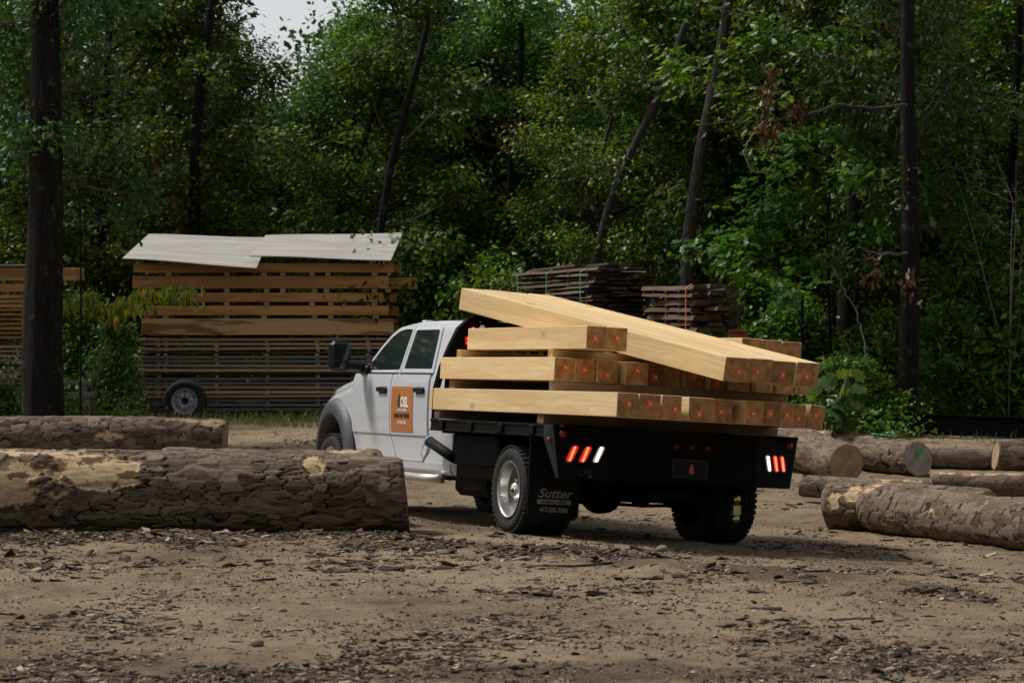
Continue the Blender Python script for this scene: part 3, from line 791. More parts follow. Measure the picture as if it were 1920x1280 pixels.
# wheels
def wheel_set(x_out, sgn, s, z, rear, inner):
    """x_out: outer face; outward direction sgn"""
    R, W = 0.405, 0.215
    prof = [(0.0, 0.262), (-0.006, 0.272), (0.012, 0.30), (0.018, 0.335), (0.010, 0.365), (-0.008, 0.382), (-0.022, 0.391), (-W + 0.022, 0.391), (-W + 0.008, 0.388), (-W - 0.012, 0.335), (-W, 0.27)]
    rim = MB()
    if rear and not inner:
        rp = [(0.006, 0.262), (0.008, 0.252), (-0.004, 0.243), (-0.02, 0.240), (-0.06, 0.235), (-0.088, 0.226), (-0.105, 0.20), (-0.128, 0.11), (-0.122, 0.0)]
    elif inner:
        rp = [(0, 0.262), (-0.03, 0.24), (-0.19, 0.235), (-0.2, 0.0)]
    else:
        rp = [(0.006, 0.262), (0.008, 0.252), (-0.02, 0.236), (-0.06, 0.225), (-0.03, 0.20), (0.03, 0.135), (0.04, 0.10), (0.04, 0.0)]
    cutk = 6 if (rear and not inner) else len(rp)
    rim.lathe([(x_out + sgn * a, r) for a, r in rp[:cutk]], 44, (0, s, z))
    if cutk < len(rp): rim.lathe([(x_out + sgn * a, r) for a, r in rp[cutk - 1:]], 44, (0, s, z), m=1)
    w = rim.build('wheel', [MAT['black'] if inner else MAT['alloy'], MAT['wheeldisc']], truck)
    t = MB(); t.lathe([(x_out + sgn * a, r) for a, r in prof], 56, (0, s, z))
    nl = 46
    for row, (cx, ww) in enumerate(((-0.024, 0.056), (-0.082, 0.046), (-W / 2 - 0.022, 0.046), (-W + 0.024, 0.056))):
        for k in range(nl):
            a = 2 * math.pi * (k + 0.5 * (row % 2)) / nl
            M4 = Matrix.Rotation(a, 4, 'X') @ Matrix.Rotation(0.2 * (1 if row % 2 else -1), 4, 'Z')
            t.box((x_out + sgn * cx, s + 0.398 * math.cos(a), z + 0.398 * math.sin(a)), (ww, 0.020, 0.037), 0.003, (Matrix.Rotation(a, 4, 'X')).to_3x3().to_4x4())
    t.build('tyre', MAT['rubber'], w)
    if not inner:
        h = MB(); hx = -0.128 if rear else 0.035
        h.lathe([(x_out + sgn * (hx + q), r) for q, r in ((0.0, 0.085), (0.05, 0.082), (0.085, 0.068), (0.105, 0.045), (0.112, 0.0))], 24, (0, s, z))
        h.build('hub_cap', MAT['chrome'], w)
        for k in range(8):
            a = 2 * math.pi * k / 8
            n_ = MB(); n_.lathe([(x_out + sgn * (hx + q), r) for q, r in ((0.0, 0.016), (0.035, 0.014), (0.04, 0.0))], 8, (0, s + 0.12 * math.cos(a), z + 0.12 * math.sin(a)))
            n_.build('lug_nut', MAT['chrome'], w)
for sgn in (-1, 1):
    wheel_set(sgn * 1.18, sgn, 1.18, 0.405, True, False)
    wheel_set(sgn * 0.905, sgn, 1.18, 0.405, True, True)
    wheel_set(sgn * 1.03, sgn, ARC_S, 0.405, False, False)

# flat bed
BW = 1.215
bed = MB(); bed.box((0, 1.57, 1.005), (2 * BW - 0.06, 3.06, 0.03), 0.004)
for k in range(8): bed.box((0, 0.25 + k * 0.40, 0.935), (2.2, 0.06, 0.10), 0)
for x in (-0.43, 0.43): bed.box((x, 1.6, 0.855), (0.09, 3.0, 0.06), 0)
bed.build('bed_deck', MAT['black'], truck)
for sgn in (-1, 1):
    r = MB(); r.box((sgn * (BW - 0.012), 1.63, 0.962), (0.024, 2.94, 0.115), 0.003)
    r.box((sgn * (BW + 0.004), 1.63, 1.008), (0.012, 2.94, 0.022), 0.003); r.box((sgn * (BW + 0.004), 1.63, 0.915), (0.012, 2.94, 0.018), 0.003)
    rr = r.build('bed_rail', MAT['black'], truck)
    for k in range(4):
        p = MB(); p.box((sgn * (BW + 0.014), 0.62 + 0.72 * k, 0.962), (0.03, 0.10, 0.085), 0.006); p.build('stake_pocket', MAT['black'], rr)
    sk = MB(); sk.box((sgn * 0.86, 2.45, 0.74), (0.30, 1.15, 0.30), 0.02); sk.box((sgn * 0.78, 2.4, 0.56), (0.34, 1.3, 0.22), 0.03)
    sk.build('underbed_box', MAT['black'], truck)
# tail: centre plate with cut-back corners
def tailpt(x, z, off=0.0):
    ax_ = abs(x)
    s = -0.004 + (0.0 if ax_ < 0.74 else (ax_ - 0.74) * 0.30)
    return (x, s - off, z)
tp = MB()
zb, zt = 0.545, 1.022
xsT = [-1.235, -1.0, -0.74, 0.0, 0.74, 1.0, 1.235]
Vt = []
for off in (0.0, -0.05):
    for x in xsT:
        xb = x if abs(x) < 1.1 else math.copysign(1.165, x)
        Vt.append(tailpt(x, zt, off)); Vt.append(tailpt(xb, zb, off))
n = len(xsT); Ft = []
for o_ in (0, 2 * n):
    Ft += [[o_ + 2 * k, o_ + 2 * k + 1, o_ + 2 * k + 3, o_ + 2 * k + 2] for k in range(n - 1)]
Ft += [[2 * k, 2 * k + 2, 2 * n + 2 * k + 2, 2 * n + 2 * k] for k in range(n - 1)] + [[2 * k + 1, 2 * k + 3, 2 * n + 2 * k + 3, 2 * n + 2 * k + 1] for k in range(n - 1)]
Ft += [[0, 1, 2 * n + 1, 2 * n], [2 * n - 2, 2 * n - 1, 4 * n - 1, 4 * n - 2]]
tp.add(Vt, Ft)
tail = tp.build('tail_panel', MAT['black'], truck)
lip = MB(); lip.box((0, 0.01, 0.555), (1.46, 0.06, 0.02), 0.004); lip.build('tail_lip', MAT['black'], tail)
for sgn in (-1, 1):
    wg = MB(); wg.prism([(sgn * 1.238, 0.15, 1.02), (sgn * 1.238, 0.34, 1.02), (sgn * 1.238, 0.34, 0.90), (sgn * 1.18, 0.16, 0.55), (sgn * 1.168, 0.13, 0.55)], (-sgn * 0.02, 0, 0))
    wg.build('tail_wing', simple('worn_black_steel', (0.014, 0.014, 0.015), 0.5, spec=0.3, var=0.3), tail)

def oval(cx, cz, h, w, slant, n=10):
    pts = []
    for k in range(2 * n):
        a = math.pi * k / n
        x = w * math.cos(a); z = (h - w) * (1 if math.sin(a) >= 0 else -1) + w * math.sin(a)
        pts.append((cx + x + slant * z / h, cz + z))
    return pts

def lamp(cx, cz, lens, led, slant, w=0.030):
    outer = oval(cx, cz, 0.088, 0.043, slant); inner = oval(cx, cz, 0.073, w, slant)
    bz = MB(); bz.prism([tailpt(x, z, 0.001) for x, z in outer], (0, -0.010, 0)); o1 = bz.build('lamp_bezel', MAT['trim'], tail)
    ln = MB(); ln.prism([tailpt(x, z, 0.0115) for x, z in inner], (0, -0.008, 0)); ln.build('lamp_lens', lens, o1)
    for k in range(6):
        u = -1 + 2 * k / 5
        zz = cz + u * 0.054; xx = cx + slant * u * 0.054 / 0.088
        d_ = MB(); d_.lathe([(0.0, 0.0125), (-0.006, 0.011), (-0.009, 0.0)], 10, (0, 0, 0), axis='y')
        ob = d_.build('led', led, o1); p = tailpt(xx, zz, 0.020); ob.location = p
for cx in (-1.068, -0.955): lamp(cx, 0.770, MAT['redlit'], MAT['redled'], 0.030)
lamp(-0.840, 0.775, MAT['whitelens'], MAT['whiteled'], 0.030, 0.026)
lamp(0.875, 0.770, MAT['whitelens'], MAT['whiteled'], -0.020, 0.026)
for cx in (0.965, 1.050): lamp(cx, 0.770, MAT['redlit'], MAT['redled'], -0.020, 0.026)
for (x, z) in ((-1.15, 0.945), (1.13, 0.945), (-0.08, 0.878), (0.075, 0.878), (0.23, 0.878)):
    r_ = 0.026 if abs(x) > 1 else 0.017
    mk = MB(); mk.lathe([(0.0, r_ * 1.35), (-0.012, r_ * 1.3), (-0.012, r_), (-0.02, r_ * .9), (-0.024, 0.0)], 18, (0, 0, 0), axis='y')
    o1 = mk.build('marker_light', MAT['redlens'], tail); o1.location = tailpt(x, z, 0.0)
for sgn in (-1, 1):
    mk = MB(); mk.lathe([(0, 0.022), (sgn * 0.014, 0.018), (sgn * 0.016, 0)], 14, (0, 0, 0)); o1 = mk.build('marker_light', MAT['redlens'], tail); o1.location = (sgn * 1.239, 0.215, 0.885)
def rear_text_mat(x, s, z):   # text reads from behind the truck
    return Matrix.Translation((x, s, z)) @ Matrix(((1, 0, 0, 0), (0, 0, -1, 0), (0, 1, 0, 0), (0, 0, 0, 1)))
rec = MB(); rec.box((0.065, -0.0075, 0.685), (0.36, 0.006, 0.175), 0.002); rec.build('plate_recess', MAT['trim'], tail)
lp = MB(); lp.box((0.065, -0.014, 0.685), (0.305, 0.006, 0.14), 0.002)
lpo = lp.build('licence_plate', simple('dark_plate', (0.007, 0.007, 0.007), 0.5, spec=0.2), tail)
def fir(cx, cz, h, w):
    pts = [(0, 1.0), (0.32, 0.62), (0.2, 0.62), (0.42, 0.32), (0.26, 0.32), (0.5, 0.0), (0.12, 0.0), (0.12, -0.22), (-0.12, -0.22), (-0.12, 0.0), (-0.5, 0.0), (-0.26, 0.32), (-0.42, 0.32), (-0.2, 0.62), (-0.32, 0.62)]
    return [(cx + x * w, cz + (z - 0.4) * h) for x, z in pts]
e_ = MB(); e_.prism([(x, -0.018, z) for x, z in fir(0.075, 0.685, 0.085, 0.06)], (0, -0.001, 0)); e_.build('tree_emblem', MAT['orange_emblem'], lpo)
o_ = bpy.data.objects.new('maker_badge', text_mesh('CM', 0.085, rear_text_mat(-0.965, -0.012, 0.605) , MAT['trim'], 0.25, 0.003, 0.008)); link(o_, tail)
o_.matrix_local = Matrix.Translation((0, 0.06, 0))
o_ = bpy.data.objects.new('badge_lettering', text_mesh('TB', 0.032, rear_text_mat(-0.905, 0.035, 0.575), MAT['print_grey'], 0.2)); link(o_, tail)

# mud flaps with lettering
for sgn in (-1, 1):
    x0, x1 = (-1.245, -0.735) if sgn < 0 else (0.66, 1.06)
    pts = [(x0, 0.90), (x0, 0.20), (x0 + 0.03, 0.16), (x1 - 0.04, 0.16), (x1, 0.20), (x1, 0.90)]
    f_ = MB(); f_.prism([(x, 0.60, z) for x, z in pts], (0, 0.012, 0))
    fo = f_.build('mud_flap', MAT['rubber_flap'], truck)
    if sgn < 0:
        cx = -0.985
        link(bpy.data.objects.new('flap_lettering', text_mesh('Sutter', 0.115, rear_text_mat(cx, 0.597, 0.395), MAT['print_grey'], 0.35, 0.002, sx=1.15)), fo)
        bar = MB(); bar.box((cx, 0.598, 0.322), (0.335, 0.002, 0.042)); bo = bar.build('lettering_bar', MAT['print_grey'], fo)
        link(bpy.data.objects.new('bar_lettering', text_mesh('trailer sales', 0.044, rear_text_mat(cx, 0.5962, 0.322), MAT['print_dark'], 0.2, 0.0012, 0.0005, sx=1.22)), fo)
        link(bpy.data.objects.new('flap_lettering', text_mesh('417-285-3084', 0.062, rear_text_mat(cx, 0.597, 0.248), MAT['print_grey'], 0, 0.0015, sx=0.80)), fo)

# hitch with two balls
hi = MB(); hi.box((0.30, 0.30, 0.43), (1.0, 0.09, 0.09), 0.01); hi.box((0.5, 0.12, 0.42), (0.09, 0.36, 0.09), 0.01)
for x in (0.62, 0.36): hi.box((x, 0.16, 0.36), (0.012, 0.16, 0.14), 0.002)
ho = hi.build('hitch_receiver', MAT['black'], truck)
bm_ = MB(); bm_.box((0.5, -0.10, 0.335), (0.075, 0.07, 0.10), 0.008); bm_.lathe([(z, r) for z, r in ((0.375, 0.012), (0.385, 0.018), (0.40, 0.03), (0.425, 0.036), (0.45, 0.028), (0.462, 0.0))], 16, (0.5, -0.11, 0.01), axis='z')
bm_.lathe([(z, r) for z, r in ((0.29, 0.012), (0.28, 0.02), (0.265, 0.03), (0.24, 0.034), (0.22, 0.026), (0.21, 0.0))], 16, (0.5, -0.11, 0.01), axis='z')
bm_.build('ball_mount', MAT['brass'], ho)

# fuel filler with blue cap under the bed rail
a = Vector((-1.09, 3.40, 0.79)); b_ = Vector((-1.0, 2.98, 0.645))
ff = MB(); ff.tube([tuple(a), tuple(a.lerp(b_, .5)), tuple(b_)], 0.052, 16); fo = ff.build('fuel_filler', MAT['rubber_flap'], truck)
dn = (a - b_).normalized(); cp = MB(); cp.tube([tuple(a), tuple(a + dn * 0.03)], 0.055, 18); cp.tube([tuple(a + dn * .03), tuple(a + dn * 0.05)], 0.034, 14)
cp.build('filler_cap', MAT['bluecap'], fo)
lo = MB(); lo.tube([tuple(a + dn * .05), (-1.10, 3.56, 0.74), (-1.10, 3.60, 0.66), (-1.10, 3.52, 0.62), (-1.10, 3.42, 0.66), tuple(a - dn * .05)], 0.004, 6); lo.build('cap_tether', MAT['trim'], fo)

# headache rack
rk = MB()
Rp = [(-1.19, 1.02), (-1.19, 1.32), (-1.145, 1.52), (-1.065, 1.73), (-0.985, 1.905), (-0.90, 1.985), (-0.76, 2.03), (-0.5, 2.045), (0, 2.05)]
Rp = Rp + [(-x, z) for x, z in Rp[:-1]][::-1]
rk.tube([(x, 3.06, z) for x, z in Rp], 0.036, 12)
rko = rk.build('headache_rack', MAT['black'], truck)
pl = MB(); pl.box((0, 3.075, 1.30), (2.2, 0.012, 0.46), 0.002)
for sgn in (-1, 1): pl.prism([(sgn * 1.13, 3.07, 1.5), (sgn * 0.97, 3.07, 1.90), (sgn * 0.86, 3.07, 1.99), (sgn * 0.70, 3.07, 1.99), (sgn * 0.70, 3.07, 1.5)], (0, 0.012, 0))
pl.box((0, 3.075, 1.945), (1.5, 0.012, 0.12), 0.002); pl.build('rack_panel', MAT['black'], rko)
for k in range(9):
    q = MB(); q.box((-0.56 + 0.14 * k, 3.075, 1.70), (0.035, 0.01, 0.42), 0.002); q.build('rack_bar', MAT['black'], rko)
for (x, z, ln, h) in ((-0.835, 1.905, 'redlit', 0.035), (-0.885, 1.80, 'redlit', 0.045), (-0.74, 1.935, 'whitelens', 0.018), (0.855, 1.915, 'redlit', 0.035), (0.92, 1.80, 'redlit', 0.045)):
    q = MB(); q.prism([(px_, 3.066, pz_) for px_, pz_ in oval(x, z, max(h, .028), 0.026, 0.0)], (0, -0.012, 0)); qo = q.build('rack_lamp', MAT[ln], rko)
    if ln == 'redlit':
        for u in (-.5, .5):
            d_ = MB(); d_.lathe([(0, .011), (-.006, .008), (-.008, 0)], 8, (x, 3.053, z + u * h), axis='y'); d_.build('led', MAT['redled'], qo)

# magnetic door sign
sg = MB(); Vv = []; Ff = []
for i in range(9):
    z = 0.873 + (1.332 - 0.873) * i / 8
    for k in range(5):
        s = 4.72 - 0.605 * k / 4
        Vv.append((-(hw(z) + 0.0105), s, z))
Ff = [[i * 5 + k, i * 5 + k + 1, (i + 1) * 5 + k + 1, (i + 1) * 5 + k] for i in range(8) for k in range(4)]
sg.add(Vv, Ff, smooth=True); sgo = sg.build('door_sign', MAT['orange'], truck)
def left_text_mat(s, z):
    return Matrix.Translation((-(float(hw(z)) + 0.0135), s, z)) @ Matrix(((0, 0, -1, 0), (-1, 0, 0, 0), (0, 1, 0, 0), (0, 0, 0, 1)))
link(bpy.data.objects.new('sign_lettering', text_mesh('OSL', 0.145, left_text_mat(4.345, 1.170), MAT['print_white'], 0, 0.004, 0.0012, sx=0.86)), sgo)
link(bpy.data.objects.new('sign_lettering', text_mesh('SAW & LUMBER', 0.038, left_text_mat(4.40, 1.092), MAT['print_white'], 0.2, 0.0002, sx=1.0)), sgo)
link(bpy.data.objects.new('sign_lettering', text_mesh('BEAMS AND TIMBER', 0.058, left_text_mat(4.405, 1.035), MAT['print_dark'], 0, 0.0016, sx=0.80)), sgo)
link(bpy.data.objects.new('sign_lettering', text_mesh('(417) 255-1296', 0.046, left_text_mat(4.41, 0.965), MAT['print_white'], 0, 0.0006, sx=0.84)), sgo)
e_ = MB(); e_.prism([(-(1.0045 + 0.0125), 4.495 - x, z) for x, z in fir(0, 1.190, 0.13, 0.085)], (-0.0012, 0, 0)); e_.build('sign_emblem', MAT['print_dark'], sgo)

# ------------------------------------------------------------------ timbers on the truck
BEAM_AX = Matrix(((0, -1, 0, 0), (1, 0, 0, 0), (0, 0, 1, 0), (0, 0, 0, 1)))     # beam x = forward, y = left
def tag_meshes():
    a = MB(); a.box((0, 0, 0), (0.0012, 0.064, 0.066))
    t = a.mesh('tag', MAT['tagorange'])
    M4 = Matrix.Translation((-0.0012, -0.006, 0.0)) @ Matrix(((0, 0, -1, 0), (-1, 0, 0, 0), (0, 1, 0, 0), (0, 0, 0, 1)))
    p = text_mesh('OSL', 0.026, M4, MAT['print_white'], 0, 0.0008, 0.0003, sx=0.75)
    e = MB(); e.prism([(-0.001, 0.018 - x, z) for x, z in fir(0, 0.002, 0.022, 0.014)], (-0.0005, 0, 0))
    return t, p, e.mesh('tag_emblem', MAT['print_dark'])
TAGM, TAGP, TAGE = tag_meshes()

def beam(name, label, cat, group, x0, x1, s_rear, s_front, z0, z1, mat, tagpos=None, base=TM, yaw=0.0, piece=None, roll=0.0):
    L, W, Hh = s_front - s_rear, x1 - x0, z1 - z0
    V, F = cbox_geo(L, W, Hh, 0.004)
    # nothing sawn is perfectly straight: small end offsets
    me_b = MB(); me_b.add(V, F)
    o = bpy.data.objects.new(name, me_b.mesh(name, MAT[mat], False))
    c = Matrix.Translation(((x0 + x1) / 2, (s_front + s_rear) / 2, (z0 + z1) / 2))
    o.matrix_world = base @ c @ Matrix.Rotation(yaw, 4, 'Z') @ BEAM_AX @ Matrix.Rotation(roll, 4, 'X')
    link(o)
    tag(o, label, cat, group)
    if tagpos is not None:
        t = bpy.data.objects.new('tag', TAGM); link(t, o)
        t.location = (-L / 2 - 0.0012, tagpos[0], tagpos[1]); t.rotation_euler = (rng.normal(0, 0.10), 0, 0); t.location.y += rng.normal(0, .012); t.location.z += rng.normal(0, .012)
        link(bpy.data.objects.new('tag_print', TAGP), t); link(bpy.data.objects.new('tag_emblem', TAGE), t)
    return o

ORD = ['first', 'second', 'third', 'fourth', 'fifth', 'sixth', 'seventh', 'eighth', 'ninth', 'tenth', 'eleventh', 'twelfth']
GRP = 'square timbers on the truck'
def jt(): return rng.normal(0, 0.004)
def solve_s(px, x, z):
    lo, hi = -3.0, 6.0
    for _ in range(50):
        mid = (lo + hi) / 2; w = tO + tR * x + tF * mid + tU * z
        if 960 + w[0] / w[1] * FPX > px: lo = mid
        else: hi = mid
    return mid
# bottom layer: measured end edges, staggered rear ends
bot = [(-1.225, -1.025, -1.12, (0, .02)), (-1.005, -0.80, -1.10, (0.0, .02)), (-0.755, -0.565, -1.04, (-.005, .0)), (-0.50, -0.31, -1.03, (0.0, -.01)),
       (-0.305, -0.115, -0.80, (0.03, .05)), (-0.11, 0.08, -0.72, (0.02, -.01)), (0.16, 0.345, -0.80, (0.0, -.01)), (0.355, 0.525, -0.78, (0.0, .0)),
       (0.535, 0.66, -0.76, (0.0, 0.0)), (0.80, 0.935, -0.52, (0.0, -.01)), (0.985, 1.135, -0.50, (0.0, .0))]
desc_b = {0: 'long pale pine timber along the left edge of the bottom layer on the truck', 2: 'dark-ended timber, third from the left in the bottom layer on the truck',
          8: 'narrow dark-ended timber, ninth from the left in the bottom layer on the truck', 10: 'rightmost timber of the bottom layer, its end standing clear of the rest'}
for i, (a, c, sr, tpz) in enumerate(bot):
    beam('timber', desc_b.get(i, f'pale pine timber, {ORD[i]} from the left in the bottom layer on the truck'), 'timber', GRP, a, c, sr, 3.02 + (0.12 if i == 0 else -0.1 * rng.random()), 1.11 + jt() * .3, 1.318 + jt() * .4, 'pine', tpz, yaw=rng.normal(0, 0.003), roll=(0.10 if i == 10 else 0))
mid_ = [(-1.19, -0.99, 0.30, (0, .01)), (-0.985, -0.785, 0.29, (0.0, .0)), (-0.78, -0.575, 0.27, (0, -.02)), (-0.525, -0.30, 0.20, (.0, .0)), (-0.29, -0.09, 0.30, (0, -.03)),
        (-0.075, 0.10, 0.34, None), (0.11, 0.31, 0.30, (0, .02)), (0.33, 0.50, 0.22, (0, -.02)), (0.52, 0.70, 0.12, (0, .0)), (0.72, 0.90, 0.04, (0, .03)), (0.915, 1.09, 0.0, (0, .03)), (1.10, 1.215, -0.02, (0, .03))]
for i, (a, c, sr, tpz) in enumerate(mid_):
    beam('timber', f'pale pine timber, {ORD[i]} from the left in the middle layer on the truck', 'timber', GRP, a, c, sr, 2.92 + 0.06 * rng.random(), 1.412 + jt() * .3, 1.62 + jt() * .3, 'pine', tpz, yaw=rng.normal(0, 0.003))
for i, (a, c) in enumerate(((-1.07, -0.872), (-0.868, -0.672))):
    beam('timber', ('left' if i == 0 else 'right') + ' one of the two timbers side by side on the left of the upper layer', 'timber', GRP, a, c, -0.10 + 0.0 * i, 2.62, 1.70, 1.905, 'pine', (0.0, 0.0 - .01 * i))
for i, (a, c) in enumerate(((0.66, 0.865), (0.87, 1.075), (1.085, 1.285))):
    beam('timber', f'{ORD[i]} from the left of three timbers at the right of the upper layer', 'timber', GRP, a, c, 0.25, 2.85, 1.70, 1.905 - 0.004 * i, 'pine', (0.0, -0.05) if i == 2 else None)
# four slanting timbers: front ends up on the rack, tails on the middle layer
A0 = Vector((-0.97, 3.14, 2.105)); B0 = Vector((-0.19, -1.04, 1.468))
xa = (A0 - B0).normalized()
za = Vector((0, 0, 1)); za = (za - xa * za.dot(xa)).normalized()
ya = za.cross(xa).normalized()                                       # towards truck left
WB, HB = 0.262, 0.214
for i in range(4):
    L = (A0 - B0).length + (0, -0.01, 0.02, 0.0)[i]
    c = B0 + xa * (L / 2 + (0, 0.0, 0.012, -0.01)[i]) - ya * (WB * (i + 0.5)) + za * (HB / 2 + (0, 0.004, -0.004, 0.002)[i])
    Mx = Matrix((tuple(xa), tuple(ya), tuple(za))).transposed().to_4x4(); Mx.translation = c
    V, F = cbox_geo(L, WB - 0.003 - (0, .002, 0, .001)[i], HB, 0.004)
    mbb = MB(); mbb.add(V, F)
    o = bpy.data.objects.new('timber', mbb.mesh('timber', MAT['pine'], False)); o.matrix_world = TM @ Mx; link(o)
    tag(o, ['left outermost of the four slanting timbers laid on top of the load', 'second from the left of the four slanting timbers on top', 'third from the left of the four slanting timbers on top', 'right outermost of the four slanting timbers laid on top of the load'][i], 'timber', GRP)
    t = bpy.data.objects.new('tag', TAGM); link(t, o); t.location = (-L / 2 - 0.0012, (-0.02, 0.035, 0.0, 0.01)[i], (-0.02, -.01, -.015, -.02)[i]); t.rotation_euler = (rng.normal(0, .05), 0, 0)
    link(bpy.data.objects.new('tag_print', TAGP), t); link(bpy.data.objects.new('tag_emblem', TAGE), t)
# cross sticks between the layers
def stick(label, s, w, z0, z1, x0, x1, mat='sticker'):
    V, F = cbox_geo(x1 - x0, w, z1 - z0, 0.003)
    q = MB(); q.add(V, F); o = bpy.data.objects.new('cross_stick', q.mesh('cross_stick', MAT[mat], False))
    o.matrix_world = TM @ Matrix.Translation(((x0 + x1) / 2, s, (z0 + z1) / 2)); link(o)
    tag(o, label, 'lumber', 'cross sticks between the timber layers')
stick('grey cross stick under the bottom timbers near the tail lights', 0.52, 0.14, 1.024, 1.108, -1.20, 1.19)
stick('grey cross stick under the bottom timbers beside the cab', 2.98, 0.14, 1.024, 1.108, -1.21, 1.2)
stick('worn cross stick between bottom and middle timbers at the rear', 0.36, 0.10, 1.321, 1.409, -1.18, 1.205)
stick('brown cross stick between bottom and middle timbers beside the cab', 2.78, 0.12, 1.321, 1.409, -1.15, 1.18, 'sticker')
stick('pale cross stick between middle and upper timbers at the rear', 0.62, 0.10, 1.623, 1.697, -1.09, 1.20, 'pine')
stick('pale cross stick between middle and upper timbers beside the cab', 2.66, 0.10, 1.623, 1.697, -1.14, 1.20, 'pine')

# ------------------------------------------------------------------ logs
def log(name, label, p0, p1, r0, r1, seed, step, mat='bark', cell=(0.14, 0.075), depth=0.016, bares=(), ends=(True, True), endmat='cutend', lumps=(), bend=0.02, cat='log', group='cut logs lying in the yard'):
    p0 = np.array(p0, float); p1 = np.array(p1, float); L = np.linalg.norm(p1 - p0)
    ax = (p1 - p0) / L
    side = np.cross(ax, [0, 0, 1.0]); side /= np.linalg.norm(side); up = np.cross(side, ax)
    nu = max(30, int(L / step)); nv = max(40, int(2 * math.pi * r0 / step))
    u = np.linspace(0, L, nu); th = np.arange(nv) * 2 * math.pi / nv
    U, T = np.meshgrid(u, th, indexing='ij')
    R = r0 + (r1 - r0) * U / L
    C = 2 * math.pi * (r0 + r1) / 2; ncv = max(8, int(C / cell[1])); vv = T / (2 * math.pi) * ncv
    uu = U / cell[0]
    # warp
    wx = (vnoise(uu * .9, np.cos(T) * 5 + np.sin(T) * 3 + 9, seed + 5) - .5) * 1.5 + (vnoise(uu * 3.1, vv * 2.3, seed + 61) - .5) * .22; wy = (vnoise(uu * 1.3 + 40, np.cos(T) * 5, seed + 6) - .5) * 1.4 + (vnoise(uu * 2.7 + 9, vv * 2.9, seed + 62) - .5) * .25
    uu2 = uu + wx; vv2 = vv + wy
    i0 = np.floor(uu2).astype(np.int64); j0 = np.floor(vv2).astype(np.int64)
    d1 = np.full(U.shape, 9.0); d2 = np.full(U.shape, 9.0); idc = np.zeros(U.shape); tlt = np.zeros(U.shape)
    for di in (-1, 0, 1):
        for dj in (-1, 0, 1):
            I = i0 + di; J = (j0 + dj) % ncv
            cx = I + 0.1 + 0.8 * hash2(I, J, seed); cy = (j0 + dj) + 0.1 + 0.8 * hash2(I, J, seed + 1)
            d = np.sqrt((uu2 - cx) ** 2 + (vv2 - cy) ** 2); hc = hash2(I, J, seed + 2)
            nb = d < d1
            d2 = np.where(nb, d1, np.minimum(d2, d)); idc = np.where(nb, hc, idc); tlt = np.where(nb, (uu2 - cx) * (hc - .3) + (vv2 - cy) * (hash2(I, J, seed + 3) - .5), tlt); d1 = np.where(nb, d, d1)
    crk = np.clip(d2 - d1, 0, 1)
    merge = vnoise(uu * .8 + 3, np.cos(T) * 4 + np.sin(T) * 3, seed + 31)          # some fissures close up
    crk = np.clip(crk + 0.14 * sst(0.6, 0.74, merge), 0, 1)
    flk = fbm(uu * 1.6 + np.cos(T) * 2, vv * 1.1 + 7, seed + 41, 4)
    a1, a2 = np.cos(T) * 2.2, np.sin(T) * 2.2
    big = fbm(U * 1.1 + a1, a2 + 3, seed + 9, 3) - .45
    fine = fbm(uu * 3.1 + a1 * 2, vv * 2.3, seed + 13, 3) - .45
    bare = np.zeros(U.shape)
    for (bu, bt, ru, rt, s_) in bares:          # along, angle(deg, 90 = towards top), radii
        dt = (T - math.radians(bt) + math.pi) % (2 * math.pi) - math.pi
        q = ((U - bu) / ru) ** 2 + (dt / math.radians(rt)) ** 2 + (fbm(U * 5, T * 3.2, seed + 20 + s_, 5) - .47) * 3.2
        bare = np.maximum(bare, 1 - sst(0.82, 1.0, q))
    disp = depth * sst(0.0, 0.115, crk) * (0.6 + 0.4 * idc) + depth * 0.35 * tlt + depth * 0.22 * np.floor(flk * 9) / 9 + 0.10 * r0 * big + depth * 0.28 * fine
    disp = disp * (1 - bare) + bare * (0.10 * r0 * big - depth * 0.35 + 0.12 * depth * fine)
    for (lu, lt, lr, lh) in lumps:
        dt = (T - math.radians(lt) + math.pi) % (2 * math.pi) - math.pi
        disp = disp + lh * np.exp(-((U - lu) / lr) ** 2 - (dt * R / lr) ** 2)
    # frayed rim
    RR = R + disp - depth * 0.5
    cen = (math.sin(seed) * bend * np.sin(U / L * math.pi))
    # local frame: x along, y side, z up
    X = U + (RR / R - 1) * 0.0
    jag = 0.02 * (fbm(T * 2.5, T * 0 + seed, seed, 3) - .45)
    X = X + 0.045 * np.cos(T - 1.1 - seed) * ((U / L) ** 14 - (1 - U / L) ** 14)
    RR = RR * (1 - 0.07 * np.exp(-(L - U) / .025) - 0.07 * np.exp(-U / .025))
    X = X + np.where(U < step * 1.5, jag, 0) + np.where(U > L - step * 1.5, jag, 0)
    # angle 0 = towards camera side (-side), 90 = up
    Yl = -RR * np.cos(T); Zl = RR * np.sin(T) + cen
    Vl = np.stack([X, Yl, Zl], -1).reshape(-1, 3)
    i, k = np.meshgrid(np.arange(nu - 1), np.arange(nv), indexing='ij'); k2 = (k + 1) % nv
    Q = np.stack([i * nv + k, (i + 1) * nv + k, (i + 1) * nv + k2, i * nv + k2], -1).reshape(-1, 4)
    root = bpy.data.objects.new(name, None); root.empty_display_size = 0.2
    yl = -side if False else np.cross(up, ax)
    Mx = Matrix(((ax[0], yl[0], up[0], p0[0]), (ax[1], yl[1], up[1], p0[1]), (ax[2], yl[2], up[2], p0[2]), (0, 0, 0, 1)))
    root.matrix_world = Mx; link(root); tag(root, label, cat, group)
    if np.dot(yl, [0, 1, 0]) < 0: pass
    bo = bpy.data.objects.new('bark', np_mesh('bark', Vl, [Q], MAT[mat], smooth=True, attrs={'cell': idc.ravel(), 'crk': crk.ravel(), 'bare': bare.ravel()}))
    link(bo, root)
